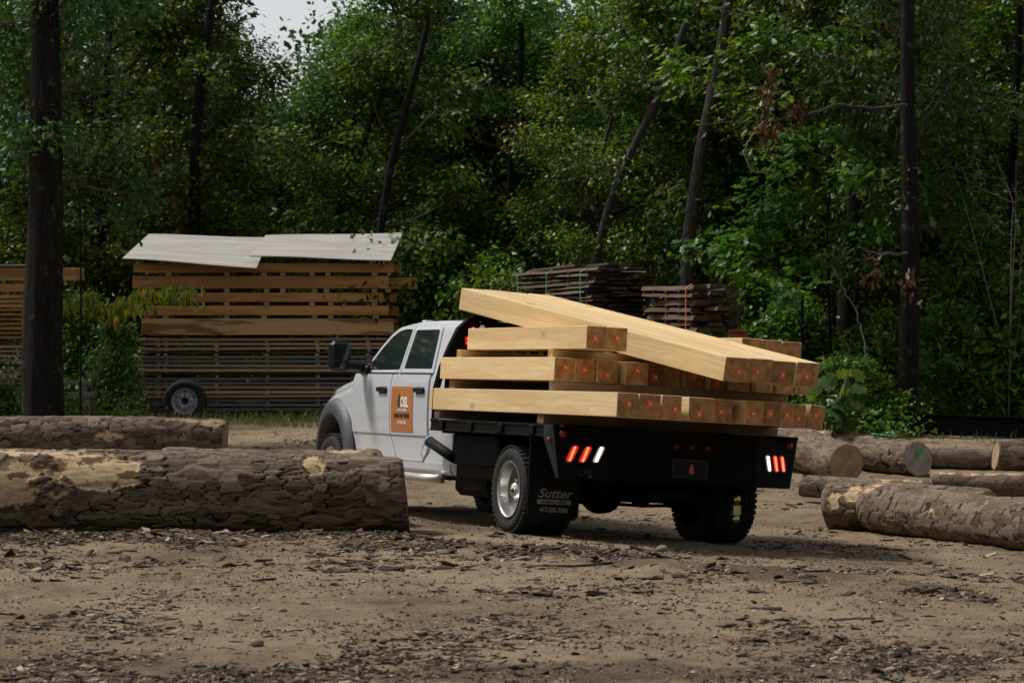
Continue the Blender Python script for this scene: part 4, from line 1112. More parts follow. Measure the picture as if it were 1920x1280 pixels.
    for e, flag in zip((0, nu - 1), ends):
        if not flag: continue
        ring = Vl.reshape(nu, nv, 3)[e].copy(); ring[:, 0] += (0.004 if e == 0 else -0.004)
        cc = ring.mean(0)
        VV = [ring]; 
        for f in (0.66, 0.33): VV.append(cc + (ring - cc) * f)
        VV = np.concatenate(VV + [cc[None]])
        ks = np.arange(nv); k2s = (ks + 1) % nv
        Fq = np.concatenate([np.stack([ks, k2s, nv + k2s, nv + ks], -1), np.stack([nv + ks, nv + k2s, 2 * nv + k2s, 2 * nv + ks], -1)])
        Ftri = np.stack([2 * nv + ks, 2 * nv + k2s, np.full(nv, 3 * nv)], -1)
        eo = bpy.data.objects.new('cut_end', np_mesh('cut_end', VV, [Fq, Ftri], MAT[endmat])); link(eo, root)
    return root

def gp(px, Y, r, dz=0.0):       # centre of a log resting on the ground
    X = (px - 960) / FPX * Y
    return np.array([X, Y, float(gz(X, Y)) + r * 0.97 + dz])
L1 = gp(-130, 26.55, 0.40)
log('log', 'largest log with bare torn patches, lying in the left foreground', L1, gp(762, 27.0, 0.345), 0.40, 0.345, 3, 0.0125, bares=[(1.42, 40, 0.42, 34, 1), (0.70, 20, 0.5, 34, 2), (1.0, 78, 0.55, 20, 5), (3.42, 60, 0.10, 22, 3), (3.9, 88, 0.35, 10, 4)], lumps=[(1.15, -25, .05, .05), (3.4, 55, .09, .03)], depth=0.023, cell=(0.20, 0.060))
log('log', 'log mostly hidden behind the largest left log, pale strip along its top', gp(300, 28.1, 0.37), gp(714, 28.3, 0.37), 0.38, 0.372, 5, 0.02, bares=[(1.75, 86, 0.30, 16, 1)], depth=0.018)
log('log', 'slimmer log beyond the largest left log, below the big dark tree trunk', gp(-60, 39.3, 0.28), gp(423, 39.7, 0.265), 0.285, 0.265, 8, 0.02, bares=[(2.95, 70, 0.30, 20, 1), (3.25, 60, .22, 26, 3), (1.9, 5, 0.25, 14, 2)], depth=0.018, cell=(0.17, 0.09))
log('log', 'front log on the right with a knot stub, running out of the picture', gp(1648, 29.9, 0.255), gp(2140, 25.4, 0.222), 0.250, 0.222, 12, 0.014, mat='bark_dusty', lumps=[(1.52, 12, .035, .05)], bares=[(1.52, 12, .06, 9, 2), (0.12, 60, .10, 25, 1)], depth=0.013, cell=(0.16, 0.10))
log('log', 'log just behind the front right log, its end sticking out to the left', gp(1556, 30.35, 0.245), gp(1850, 29.3, 0.235), 0.245, 0.235, 14, 0.014, mat='bark_dusty', bares=[(0.42, 38, 0.16, 34, 1), (0.16, 20, 0.1, 20, 4)], depth=0.014, cell=(0.16, 0.10))
log('log', 'thin pale log on the right beyond the front logs, nearest the truck tail', gp(1508, 34.3, 0.128, .06), gp(1750, 33.8, 0.125, .06), 0.130, 0.122, 17, 0.018, mat='bark_dusty', bares=[(1.1, 70, .3, 30, 1)], depth=0.008, cell=(0.12, 0.07))
log('log', 'thin log with peeled pale top at the right edge of the picture', gp(1752, 34.0, 0.14, .10), gp(2080, 33.6, 0.14, .10), 0.132, 0.13, 19, 0.018, mat='bark_dusty', bares=[(0.5, 80, .55, 30, 1), (1.2, 85, .5, 28, 2)], depth=0.009, cell=(0.12, 0.07))
lg = log('log', 'thick log with green paint on its sawn end, right of the truck', gp(1722, 37.3, 0.22), gp(1430, 40.0, 0.24), 0.222, 0.24, 23, 0.016, mat='bark_dusty', endmat='cutend_grey', depth=0.018, cell=(0.2, 0.06))
gpn = MB(); 
for (y, z, w, h, r) in ((0.0, 0.11, .035, .09, .2), (0.02, 0.05, .05, .05, -.3), (-0.035, 0.08, .02, .07, .5)):
    gpn.box((-0.006 - 0.002 * r, y, z), (0.004, w, h), 0.001, Matrix.Rotation(r, 4, 'X'))
gpn.build('paint_mark', MAT['greenpaint'], lg)
gpn = MB()
for k in range(9):
    gpn.box((0.45 + 0.05 * k, rng.normal(0.03, .03), 0.249 + 0.004 * (k % 3)), (0.035, 0.05 + .04 * rng.random(), 0.006), 0.001, Matrix.Rotation(rng.normal(0, .5), 4, 'Z'))
gpn.build('paint_mark', MAT['greenpaint'], lg)
log('log', 'log with a broad round sawn end facing the camera, right behind the truck tail', gp(1587, 36.4, 0.25), gp(1440, 39.2, 0.25), 0.25, 0.26, 27, 0.016, mat='bark_dusty', depth=0.014, cell=(0.18, 0.08))
log('log', 'partly hidden log beyond the right-hand logs, below the dark trunk', gp(1742, 38.2, 0.14), gp(2080, 38.0, 0.14), 0.145, 0.14, 31, 0.02, mat='bark_dusty', depth=0.010)
log('log', 'dark log raised on others at the right edge, end sawn square', P(1866, 853, 36.6), P(2100, 850, 36.4), 0.178, 0.18, 34, 0.018, depth=0.012)
log('log', 'log lying crossways behind the truck tail with torn bark', gp(1380, 38.2, .2, .15), gp(1560, 37.9, .2, .12), 0.21, 0.2, 36, 0.02, mat='bark_dusty', bares=[(1.0, 60, .18, 30, 1)], depth=0.016)

# ------------------------------------------------------------------ stacks of sawn lumber
_cache = {}
def board_mesh(name, L, W, T, mat, ch=0.003):
    k = (name, round(L, 2), round(W, 3), round(T, 3), mat)
    if k not in _cache:
        V, F = cbox_geo(L, W, T, ch); q = MB(); q.add(V, F); _cache[k] = q.mesh(name, MAT[mat], False)
    return _cache[k]
def board(parent, name, L, W, T, mat, loc, rz=0.0, rx=0.0):
    o = bpy.data.objects.new(name, board_mesh(name, L, W, T, mat)); o.location = tuple(float(v) for v in loc); o.rotation_euler = (rx, 0, rz)
    return link(o, parent)

# stack 1: wide amber boards above, thin boards below, plywood sheets on top
YS = 50.5; SPX = FPX / YS
def sx_(px): return (px - 960) / FPX * YS
def sz_(py): return CAMZ - (py - HY) / FPX * YS
st_c = sx_(505); st = empty('lumber_stack', (st_c, YS, float(gz(st_c, YS))))
tag(st, 'tall stickered stack of amber boards under two grey plywood sheets', 'lumber stack')
z0g = st.location.z
def put(px0, px1, y0, y1, mat, depth, dy=0.0, name='board'):
    L = sx_(px1) - sx_(px0); T = sz_(y0) - sz_(y1)
    return board(st, name, L, depth, T, mat, ((sx_(px0) + sx_(px1)) / 2 - st_c, depth / 2 + dy, (sz_(y0) + sz_(y1)) / 2 - z0g), rng.normal(0, 0.003))
put(251, 738, 493.5, 510.5, 'cedar', 0.05); put(268, 751, 494, 511, 'cedar', 0.05, 0.5)
put(249, 729, 517.5, 540.5, 'cedar', 0.05); put(300, 781, 519, 541, 'cedar', 0.05, 0.45)
put(250, 720, 549, 565.5, 'cedar', 0.05); put(275, 746, 549, 565.5, 'cedar', 0.05, 0.5)
put(205, 729, 573, 590.5, 'cedar', 0.05); put(262, 746, 573, 590.5, 'cedar', 0.05, 0.5)
put(265, 738, 597, 627.5, 'heart', 0.05); put(270, 746, 598, 627.5, 'cedar', 0.05, 0.5)
for y0, y1, spots in ((511.2, 516.8, (316, 425, 495, 530, 585, 615, 702)), (541.2, 548.3, (425, 500, 530, 590, 612, 702, 728)), (566.2, 572.3, (280, 425, 500, 585, 620, 702)), (591.2, 596.3, (275, 310, 425, 495, 590, 620, 705))):
    for px in spots: put(px - 5, px + 5, y0, y1, 'thin', 0.9, 0.02, 'sticker')
for px in (455, 520, 602): put(px - 14, px + 14, 495, 628, 'slab', 0.10, 0.30, 'post')
rows = np.arange(634, 770, 8.15)
for i, y in enumerate(rows):
    gapy = y + 4.4
    grey = 'grey' if (i in (4, 5, 9, 10) or i > 13) else 'thin'
    off = rng.normal(0, 6)
    if i not in (3, 8):
        yy = y + rng.normal(0, .35); put(262 + off + (-12 if 4 < i < 12 else 0), 742 + rng.normal(0, 5), yy, yy + 4.7 + rng.random(), grey, 0.24, rng.normal(0, .03)).rotation_euler[1] = rng.normal(0, .0025)
    put(258 + rng.normal(0, 6), 744 + rng.normal(0, 5), y, y + 4.2, 'thin', 0.24, 0.28)
    put(260 + rng.normal(0, 6), 746 + rng.normal(0, 5), y, y + 4.2, grey, 0.24, 0.58)
    for px in (296, 310, 405, 500, 594, 690):
        if (i + px) % 3 or i < 6: put(px - 3.5 + (i % 3), px + 3.5 + (i % 3), y + 4.3, y + 8.1, 'thin', 0.85, 0.01, 'sticker')
put(420, 610, 782, 790, 'grey', 0.15, 0.0, 'skid'); put(230, 420, 780, 790, 'grey', 0.15, 0.3, 'skid'); put(560, 750, 781, 790, 'grey', 0.15, 0.4, 'skid')
for px in (300, 400, 500, 600, 700): put(px - 12, px + 12, 771, 779.5, 'grey', 0.8, 0.05, 'block')

def sheet(label, corners, th=0.016, sag=0.03):
    """corners: front-left, front-right, back-right, back-left"""
    fl, fr, br, bl = [np.array(c, float) for c in corners]
    c0 = (fl + fr + br + bl) / 4
    xa_ = (fr - fl + br - bl); Lx = np.linalg.norm(xa_) / 2; xa_ /= np.linalg.norm(xa_)
    nrm = np.cross(fr - fl, bl - fl); nrm /= np.linalg.norm(nrm); ya_ = np.cross(nrm, xa_)
    n = 14; V = []
    for lay in (0, th):
        for j in range(n + 1):
            for i in range(n + 1):
                u, v = i / n, j / n
                p = fl * (1 - u) * (1 - v) + fr * u * (1 - v) + br * u * v + bl * (1 - u) * v
                d = p - c0 + nrm * (lay + sag * (math.sin(u * 5 + 1) * .4 - (u - .5) ** 2 * 2 * (1 - v)))
                V.append((d @ xa_, d @ ya_, d @ nrm))
    m_ = (n + 1) ** 2; F = []
    for j in range(n):
        for i in range(n):
            a = j * (n + 1) + i; q = [a, a + 1, a + n + 2, a + n + 1]
            F.append([k + m_ for k in q]); F.append(q[::-1])
    bd = list(range(n + 1)) + [(j + 1) * (n + 1) + n for j in range(n)] + [n * (n + 1) + i for i in range(n - 1, -1, -1)] + [j * (n + 1) for j in range(n - 1, 0, -1)]
    F += [[bd[q], bd[(q + 1) % len(bd)], m_ + bd[(q + 1) % len(bd)], m_ + bd[q]] for q in range(len(bd))]
    q = MB(); q.add(V, F, 0, False); o = q.build('plywood_sheet', MAT['ply'])
    Mx = Matrix(((xa_[0], ya_[0], nrm[0], c0[0]), (xa_[1], ya_[1], nrm[1], c0[1]), (xa_[2], ya_[2], nrm[2], c0[2]), (0, 0, 0, 1)))
    o.matrix_world = Mx; tag(o, label, 'plywood sheet', 'plywood sheets covering the stack')
sheet('left weathered grey plywood sheet sagging over the tall board stack', (P(229, 484, 50.1), P(481, 503, 50.1), P(505, 447, 51.25), P(279, 440, 51.25)))
sheet('right weathered grey plywood sheet lapped over the other on the board stack', (P(468, 479.5, 50.05), P(733, 489, 50.1), P(755, 438.5, 51.25), P(498, 442, 51.2)))
for px in (300, 400, 520, 600, 730): put(px - 6, px + 6, 470, 493, 'cedar', 0.06, 0.55, 'prop')

# stack 0 at the left edge, behind the big trunk
YS0 = 49.5
s0x = (0 - 960) / FPX * YS0; s0 = empty('lumber_stack', (s0x, YS0, float(gz(s0x, YS0))))
tag(s0, 'stickered stack of amber boards at the left edge, half behind the big trunk', 'lumber stack')
def put0(px0, px1, y0, y1, mat, depth, dy=0.0, name='board'):
    L = (px1 - px0) / FPX * YS0; T = (y1 - y0) / FPX * YS0
    return board(s0, name, L, depth, T, mat, (((px0 + px1) / 2 - 960) / FPX * YS0 - s0x, depth / 2 + dy, CAMZ - ((y0 + y1) / 2 - HY) / FPX * YS0 - s0.location.z), rng.normal(0, .003))
put0(-330, 60, 496, 499, 'ply', 1.2)
put0(-330, 158, 502.5, 526, 'cedar', .05); put0(-330, 60, 532, 547, 'cedar', .05)
y = 553.0; i = 0
while y < 752:
    if i not in (10, 15): put0(-330, 54 + rng.normal(0, 4), y, y + (6 if i < 3 else 4.4), 'cedar' if i < 9 else 'thin', 0.24, rng.normal(0, .02))
    put0(-330, 54 + rng.normal(0, 4), y, y + 4.4, 'thin', 0.24, .4)
    for px in (-200, -90, 44): put0(px - 4, px + 4, y + 4.5, y + 8.0, 'thin', .8, .02, 'sticker')
    y += 8.6; i += 1
for px in (-200, -90, 44): put0(px - 9, px + 9, 526.5, 552.5, 'thin', .1, .1, 'post')
for px in (-200, -80, 40): put0(px - 10, px + 10, y, y + 30, 'grey', .8, .05, 'block')

# weathered grey planks between the two stacks
for (px0, px1, y0, y1, Y, lab) in ((96, 174, 714, 721, 47.5, 'upper weathered grey plank right of the big dark trunk'), (90, 183, 735, 745, 46.8, 'lower thicker grey plank right of the big dark trunk')):
    L = (px1 - px0) / FPX * Y; o = bpy.data.objects.new('grey_plank', board_mesh('grey_plank', L, 0.25, (y1 - y0) / FPX * Y, 'grey'))
    o.location = tuple(P((px0 + px1) / 2, (y0 + y1) / 2, Y)); link(o); tag(o, lab, 'plank', 'grey planks by the trunk')
    zg = float(gz(o.location.x, Y)); hgt = o.location.z - (y1 - y0) / 2 / FPX * Y - zg
    for k, dx in enumerate((-L * .3, L * .3)):
        q = MB(); q.box((dx, 0, -hgt / 2 - (y1 - y0) / 2 / FPX * Y), (0.12, 0.2, hgt), 0.004); q.build('support', MAT['grey'], o)

# spare wheel leaning on the tall stack
sw = empty('spare_wheel', P(346, 752, 49.6)); sw.rotation_euler = (math.radians(-6), 0, 0)
tag(sw, 'spare tyre on a grey steel rim leaning on the tall board stack', 'wheel')
q = MB(); q.lathe([(0.0, 0.215), (-0.02, 0.225), (-0.03, 0.30), (-0.02, 0.345), (0.02, 0.365), (0.16, 0.365), (0.2, 0.34), (0.2, 0.22)], 48, axis='y'); q.build('tyre', MAT['rubber'], sw)
q = MB(); q.lathe([(-0.01, 0.222), (-0.012, 0.21), (0.02, 0.20), (0.06, 0.185), (0.055, 0.16), (0.02, 0.14), (0.01, 0.075), (0.03, 0.06)], 44, axis='y'); q.build('rim', MAT['steelwheel'], sw)
q = MB(); q.lathe([(0.025, 0.062), (0.05, 0.0)], 20, axis='y'); q.build('hub_hole', MAT['trim'], sw)
for k in range(8):
    a = 2 * math.pi * k / 8; q = MB(); q.lathe([(0.0095, 0.014), (0.008, 0.0)], 10, (0.108 * math.cos(a), 0, 0.108 * math.sin(a)), axis='y'); q.build('bolt_hole', MAT['trim'], sw)
for k in range(6):
    a = 2 * math.pi * (k + .5) / 6; q = MB(); q.lathe([(0.030, 0.019), (0.028, 0.0)], 10, (0.155 * math.cos(a), 0.012, 0.155 * math.sin(a)), axis='y'); q.build('vent_hole', MAT['trim'], sw)

# live-edge slab stacks behind the truck
def slab_mesh(L, W, T, seed):
    r = np.random.default_rng(seed); n = 9
    u = np.linspace(-L / 2, L / 2, n)
    a = -W / 2 + r.normal(0, .018, n); c = W / 2 + r.normal(0, .018, n); b0 = r.normal(0, .004, n)
    V = []
    for i in range(n):
        e = 0.015 * r.random()
        V += [(u[i], a[i], -T / 2 + b0[i]), (u[i], c[i], -T / 2 + b0[i]), (u[i], c[i] - .02 - e, T / 2 + b0[i]), (u[i], a[i] + .02 + e, T / 2 + b0[i])]
    F = [[i * 4 + k, i * 4 + (k + 1) % 4, i * 4 + 4 + (k + 1) % 4, i * 4 + 4 + k] for i in range(n - 1) for k in range(4)] + [[3, 2, 1, 0], [(n - 1) * 4 + k for k in range(4)]]
    q = MB(); q.add(V, F); return q.mesh('slab', MAT['slab'])
def slab_stack(label, px, Y, L, Wd, top_y, pitch, T, ang, seed, nacross, strap, extra=0):
    X = (px - 960) / FPX * Y; z0 = float(gz(X, Y)); zt = CAMZ - (top_y - HY) / FPX * Y
    root = empty('slab_stack', (X, Y, z0), (0, 0, math.radians(ang))); tag(root, label, 'lumber stack')
    # local x = slab length; near right corner at origin: slabs run to -x, stack depth to +y
    vars_ = [slab_mesh(L * f, Wd / nacross * .93, T, seed + k) for k, f in enumerate((1.0, 0.93, 1.06, 0.97, 1.1, 0.9))]
    nl = int((zt - z0) / pitch); r = np.random.default_rng(seed)
    for i in range(nl):
        z = zt - z0 - pitch * (i + .5)
        for j in range(nacross):
            o = bpy.data.objects.new('slab', vars_[r.integers(6)])
            o.location = (-L / 2 + r.normal(0, .07) + (0.09 if i == 0 and j % 2 else 0), Wd / nacross * (j + .5) + r.normal(0, .012), z); o.rotation_euler = (r.normal(0, .02), r.normal(0, .010), r.normal(0, .03)); o.scale = (1, r.uniform(.8, 1.08), r.uniform(.55, 1.1)); link(o, root)
        if i < nl - 1:
            for f in (.06, .3, .55, .8, .97):
                o = bpy.data.objects.new('sticker', board_mesh('sticker', 0.04, Wd * .96, max(.012, pitch - T - .004), 'slab')); o.location = (-L * f, Wd / 2, z - pitch / 2); link(o, root)
    for (f, col) in strap:
        zt_ = zt - z0 - pitch * .5 + T / 2 + .006
        q = MB(); w = 0.022; path = [(-L * f, -.02, 0.1), (-L * f, -.022, zt_ - .06), (-L * f + .05, .05, zt_ + .008), (-L * f + .05, Wd - .05, zt_ + .008), (-L * f, Wd + .02, zt_ - .06), (-L * f, Wd + .02, .1)]
        Vs = []
        for p in path: Vs += [(p[0] - w / 2, p[1], p[2]), (p[0] + w / 2, p[1], p[2])]
        q.add(Vs, [[2 * k, 2 * k + 1, 2 * k + 3, 2 * k + 2] for k in range(len(path) - 1)]); q.build('strap', MAT[col], root, False)
    return root, zt - z0
A_, ztA = slab_stack('dark live-edge slab stack with green straps, behind the load on the truck', 1105, 43.6, 2.5, 1.25, 501, 0.066, 0.040, -64, 100, 4, ((.10, 'strap_green'), (.55, 'strap_green'), (.95, 'strap_green')))
for k, (dx, dy, L) in enumerate(((-1.55, .25, 1.5), (-1.0, .5, 1.6))):
    o = bpy.data.objects.new('top_board', board_mesh('top_board', L, .2, .035, 'slab')); o.location = (dx, dy, ztA + 0.03 + .01 * k); o.rotation_euler = (0, -.03, .02); link(o, A_)
B_, ztB = slab_stack('lower dark slab stack with one orange strap, right of the green-strapped stack', 1300, 42.0, 1.45, .80, 531, 0.105, 0.075, -62, 200, 3, ((.12, 'strap_orange'),))
rb = empty('steel_channel', P(1384, 628, 41.6)); tag(rb, 'short red rusty steel channel lying by the orange-strapped slab stack', 'steel channel')
q = MB(); q.box((0, 0, 0), (0.26, 0.02, 0.13), 0.003); q.box((0, -.04, .06), (.26, .1, .015), .002); q.box((0, -.04, -.06), (.26, .1, .015), .002); q.build('channel', MAT['rust'], rb)
zg = float(gz(rb.location.x, 41.6))
for k, (dx, dz) in enumerate(((0, 0),)):
    q = MB(); hh = rb.location.z - .08 - zg; q.box((dx, 0, -.08 - hh / 2), (.12, .12, hh), .004); q.build('post', MAT['slab'], rb)

# black steel beam and grey block by the right trunk
o = MB(); 
o.box((0, 0, 0), (3.2, 0.012, 0.26), 0.002); o.box((0, 0, .14), (3.2, .16, .02), .003); o.box((0, 0, -.14), (3.2, .16, .02), .003)
ob = o.build('steel_beam', MAT['black']); c = P(1900, 832, 43.2); ob.location = (c[0], c[1], float(gz(c[0], c[1])) + .16); ob.rotation_euler = (0, math.radians(2), math.radians(-4)); tag(ob, 'long black steel beam lying at the wood edge on the right', 'steel beam')
o = MB(); o.box((0, 0, 0), (0.30, 0.9, 0.20), 0.03); ob = o.build('grey_block', MAT['grey']); c = P(1738, 788, 44.8)
ob.location = tuple(c); ob.rotation_euler = (0, math.radians(-10), math.radians(-18)); tag(ob, 'weathered grey timber block beside the right-hand dark trunk', 'timber block')
zg = float(gz(c[0], c[1])); q = MB(); q.box((0, 0, -(c[2] - zg) / 2 - .05), (.22, .5, c[2] - zg - .05), .01); q.build('support', MAT['grey'], ob)

# ------------------------------------------------------------------ vegetation
OAK_H = [(0.16, 0.05), (0.30, 0.21), (0.42, 0.09), (0.60, 0.27), (0.76, 0.10)]
def leaf_shape(kind):
    if kind == 'oak':
        pts = [(0, 0, 0), (1, 0, -0.14)] + [(x, y, -0.28 * y - 0.14 * x * x) for x, y in OAK_H] + [(x, -y, -0.28 * y - 0.14 * x * x) for x, y in OAK_H]
        return np.array(pts), np.array([[0, 2, 3, 4, 5, 6, 1][::-1], [0, 7, 8, 9, 10, 11, 1]])
    if kind == 'broad':      # sycamore-like
        h = [(0.05, 0.20), (0.28, 0.48), (0.40, 0.30), (0.62, 0.42), (0.72, 0.20)]
        pts = [(0, 0, 0), (1, 0, -0.18)] + [(x, y, -0.2 * y - 0.18 * x * x) for x, y in h] + [(x, -y, -0.2 * y - 0.18 * x * x) for x, y in h]
        return np.array(pts), np.array([[0, 2, 3, 4, 5, 6, 1][::-1], [0, 7, 8, 9, 10, 11, 1]])
    if kind == 'lance':
        pts = [(0, 0, 0), (0.3, 0.16, -0.05), (0.65, 0.13, -0.1), (1, 0, -0.2), (0.65, -0.13, -0.1), (0.3, -0.16, -0.05)]
        return np.array(pts), np.array([[0, 3, 2, 1], [0, 5, 4, 3]])
    pts = [(0, 0, 0), (0.5, 0.30, -0.09), (1, 0, -0.12), (0.5, -0.30, -0.09)]
    return np.array(pts, float), np.array([[0, 2, 1], [0, 3, 2]])

def leaf_geo(pos, axis, nrm, size, kind):
    sh, fc = leaf_shape(kind)
    a = axis / (np.linalg.norm(axis, axis=1)[:, None] + 1e-9)
    n = nrm - a * np.sum(nrm * a, 1)[:, None]; n /= np.linalg.norm(n, axis=1)[:, None] + 1e-9
    b = np.cross(n, a)
    V = pos[:, None] + size[:, None, None] * (sh[None, :, 0, None] * a[:, None] + sh[None, :, 1, None] * b[:, None] + sh[None, :, 2, None] * n[:, None])
    N, k = len(pos), len(sh)
    F = (fc[None] + (np.arange(N) * k)[:, None, None]).reshape(-1, fc.shape[1])
    return V.reshape(-1, 3), F

def leaf_mesh(name, pos, axis, nrm, size, kind, mat):
    V, F = leaf_geo(pos, axis, nrm, size, kind)
    return np_mesh(name, V, [F], mat)

def unit(v): return v / (np.linalg.norm(v, axis=-1, keepdims=True) + 1e-9)

def spray(r, centres, outdir, per, sig, sigz, size, droop=0.35):
    """leaves gathered round twig ends"""
    n = len(centres) * per
    c = np.repeat(centres, per, 0); od = np.repeat(outdir, per, 0)
    p = c + r.normal(0, 1, (n, 3)) * np.array([sig, sig, sigz])
    ax = unit(od * 0.7 + r.normal(0, .75, (n, 3))); ax[:, 2] = ax[:, 2] * .6 - droop
    nr = r.normal(0, .55, (n, 3)) + np.array([0, 0, 1.0])
    sz = size * r.uniform(.65, 1.25, n)
    return p, ax, nr, sz

def grow(seed, H, base, R, nl, low=0.8, up=0.25):
    """limbs and the twig ends carrying leaves"""
    r = np.random.default_rng(seed)
    tubes = []; cen = []; out = []
    for i in range(nl):
        t = (i + r.random() * .8) / nl; h = base + (H - base) * t
        L = R * (low + (1 - low) * math.sin(math.pi * min(1, t * .9 + .15))) * (1 - 0.62 * max(0, t - .55) / .45) * r.uniform(.75, 1.15)
        az = i * 2.399 + r.normal(0, .3); el = up * r.uniform(-.4, 1.3) + t * .7
        d = np.array([math.cos(az) * math.cos(el), math.sin(az) * math.cos(el), math.sin(el)])
        n = 7; pts = [np.array([0, 0, h])]
        for k in range(1, n):
            d = unit(d + r.normal(0, .14, 3) + np.array([0, 0, .03])); pts.append(pts[-1] + d * L / (n - 1))
        pts = np.array(pts); r0 = 0.018 + 0.014 * L
        tubes.append((pts, np.linspace(r0, .006, n)))
        for k in range(int(5 + L * 2.2)):
            u = r.uniform(.22, 1.0) * (n - 1); j = min(int(u), n - 2); p = pts[j] + (pts[j + 1] - pts[j]) * (u - j)
            dd = unit(unit(pts[j + 1] - pts[j]) * .6 + unit(r.normal(0, 1, 3)) * np.array([.9, .9, .5])); l2 = L * r.uniform(.14, .34)
            q = np.array([p, p + dd * l2 * .5 + np.array([0, 0, .02]), p + dd * l2 + r.normal(0, .05, 3)])
            tubes.append((q, np.array([.010, .007, .004])))
            cen.append(p + dd * l2); out.append(dd)
        cen.append(pts[-1]); out.append(d)
    return tubes, np.array(cen), np.array(out)

def tubes_mesh(name, tubes, mat, seg=6):
    Vs = []; Qs = []; n = 0
    for pts, rad in tubes:
        V, Q = tube_geo(pts, rad, seg); Vs.append(V); Qs.append(Q + n); n += len(V)
    return np_mesh(name, np.concatenate(Vs), [np.concatenate(Qs)], mat, smooth=True)

def tree_variant(seed, H, base, R, nl, nleaf, size, kind, mat, low=.8, sig=.24, sigz=.15):
    tb, cen, out = grow(seed, H, base, R, nl, low)
    r = np.random.default_rng(seed + 500)
    per = max(3, nleaf // len(cen))
    p, a, n, s = spray(r, cen, out, per, sig, sigz, size)
    return tubes_mesh('limbs', tb, MAT['twig'], 5), leaf_mesh('crown', p, a, n, s, kind, MAT[mat])

VAR = {}
for i in range(3): VAR['oak%d' % i] = tree_variant(40 + i, 9.6, 1.0, 2.5, 30, 16000, 0.16, 'oak', 'leaf', sig=.25, sigz=.12)
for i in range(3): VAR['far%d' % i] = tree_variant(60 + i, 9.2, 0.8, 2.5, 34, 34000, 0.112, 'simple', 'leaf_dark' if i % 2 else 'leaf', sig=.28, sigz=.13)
VAR['slim'] = tree_variant(71, 9.5, 2.2, 1.35, 26, 12000, 0.135, 'oak', 'leaf', sig=.2)
VAR['high'] = tree_variant(73, 9.8, 2.7, 2.1, 30, 14000, 0.145, 'oak', 'leaf_dark', sig=.22)
for i in range(2): VAR['bush%d' % i] = tree_variant(80 + i, 1.7, 0.15, 0.9, 18, 4200, 0.12, 'simple', 'leaf_bright' if i else 'leaf', sig=.14, sigz=.11)
VAR['brush'] = tree_variant(85, 1.8, 0.1, 0.75, 16, 3600, 0.135, 'lance', 'leaf_bright', sig=.13, sigz=.12)

def trunk_mesh(path, rads, mat, seed, fine=False):
    path = np.array(path, float); n = 70 if fine else 30
    t = np.linspace(0, len(path) - 1, n); k = np.arange(len(path))
    pp = np.stack([np.interp(t, k, path[:, c]) for c in range(3)], 1); rr = np.interp(t, k, rads)
    rr[:max(2, n // 16)] *= np.linspace(1.35, 1.0, max(2, n // 16))
    pp[:, 0] += .03 * np.sin(np.linspace(0, 9, n) + seed); seg = 48 if fine else 16
    th = np.arange(seg) / seg
    S, Tt = np.meshgrid(np.linspace(0, 1, n) * 9, th, indexing='ij')
    dsp = (fbm(np.cos(Tt * 6.283) * (9 if fine else 3) + S * .3, np.sin(Tt * 6.283) * (9 if fine else 3) + S * .9, seed, 3) - .45) * (rr[:, None] * .22)
    V, Q = tube_geo(pp, rr, seg, dsp)
    return np_mesh('trunk', V, [Q], MAT[mat], smooth=True)

def tree(label, Y, path_px, w_px, var, sc=(1, 1, 1), rz=0.0, mat='trunk', fine=False, group='trees at the edge of the wood', name='tree', crown_dz=0.0, crown=True, back=1.0):
    """path_px: trunk centre line in the photo, bottom first; the foot is carried down to the ground"""
    pts = [P(px, py, Y) for px, py in path_px]
    b = pts[0]; d = pts[1] - pts[0]
    gx = b[0]; zg = float(gz(gx, Y)) - .05
    if b[2] > zg + .1:
        f = (b[2] - zg) / max(.2, d[2]); pts = [np.array([b[0] - d[0] * min(f, 1.5) * .9, Y, zg])] + pts
    topz = zg + 8.3 * sc[2]
    pts = [p for p in pts if p[2] < topz] if pts[-1][2] > topz else pts
    top = pts[-1]
    if top[2] < topz: d = pts[-1] - pts[-2]; pts.append(top + d / max(.2, d[2]) * (topz - top[2]) * np.array([.9, 1, 1]))
    base = np.array([pts[0][0], Y, zg])
    root = empty(name, base); tag(root, label, 'tree', group)
    loc = [p - base for p in pts]; r0 = w_px / 2 / FPX * Y
    rads = [r0 * (1 - .55 * max(0, p[2]) / 9.5) for p in loc]
    o = bpy.data.objects.new('trunk', trunk_mesh(loc, rads, mat, int(abs(path_px[0][0])) % 97, fine)); link(o, root)
    if crown:
        mz = np.array([np.interp(4.5, [p[2] for p in loc], [p[0] for p in loc]), 0, 0])
        lean = (loc[-1][0] - loc[0][0]) / max(1, loc[-1][2])
        for nm, me in zip(('limbs', 'crown'), VAR[var]):
            c = bpy.data.objects.new(nm, me); link(c, root)
            Sh = Matrix(((1, 0, lean, 0), (0, 1, 0, 0), (0, 0, 1, 0), (0, 0, 0, 1)))
            c.matrix_local = Matrix.Translation((0, back, crown_dz)) @ Sh @ Matrix.Rotation(rz, 4, 'Z') @ Matrix.Diagonal((*sc, 1))
    return root

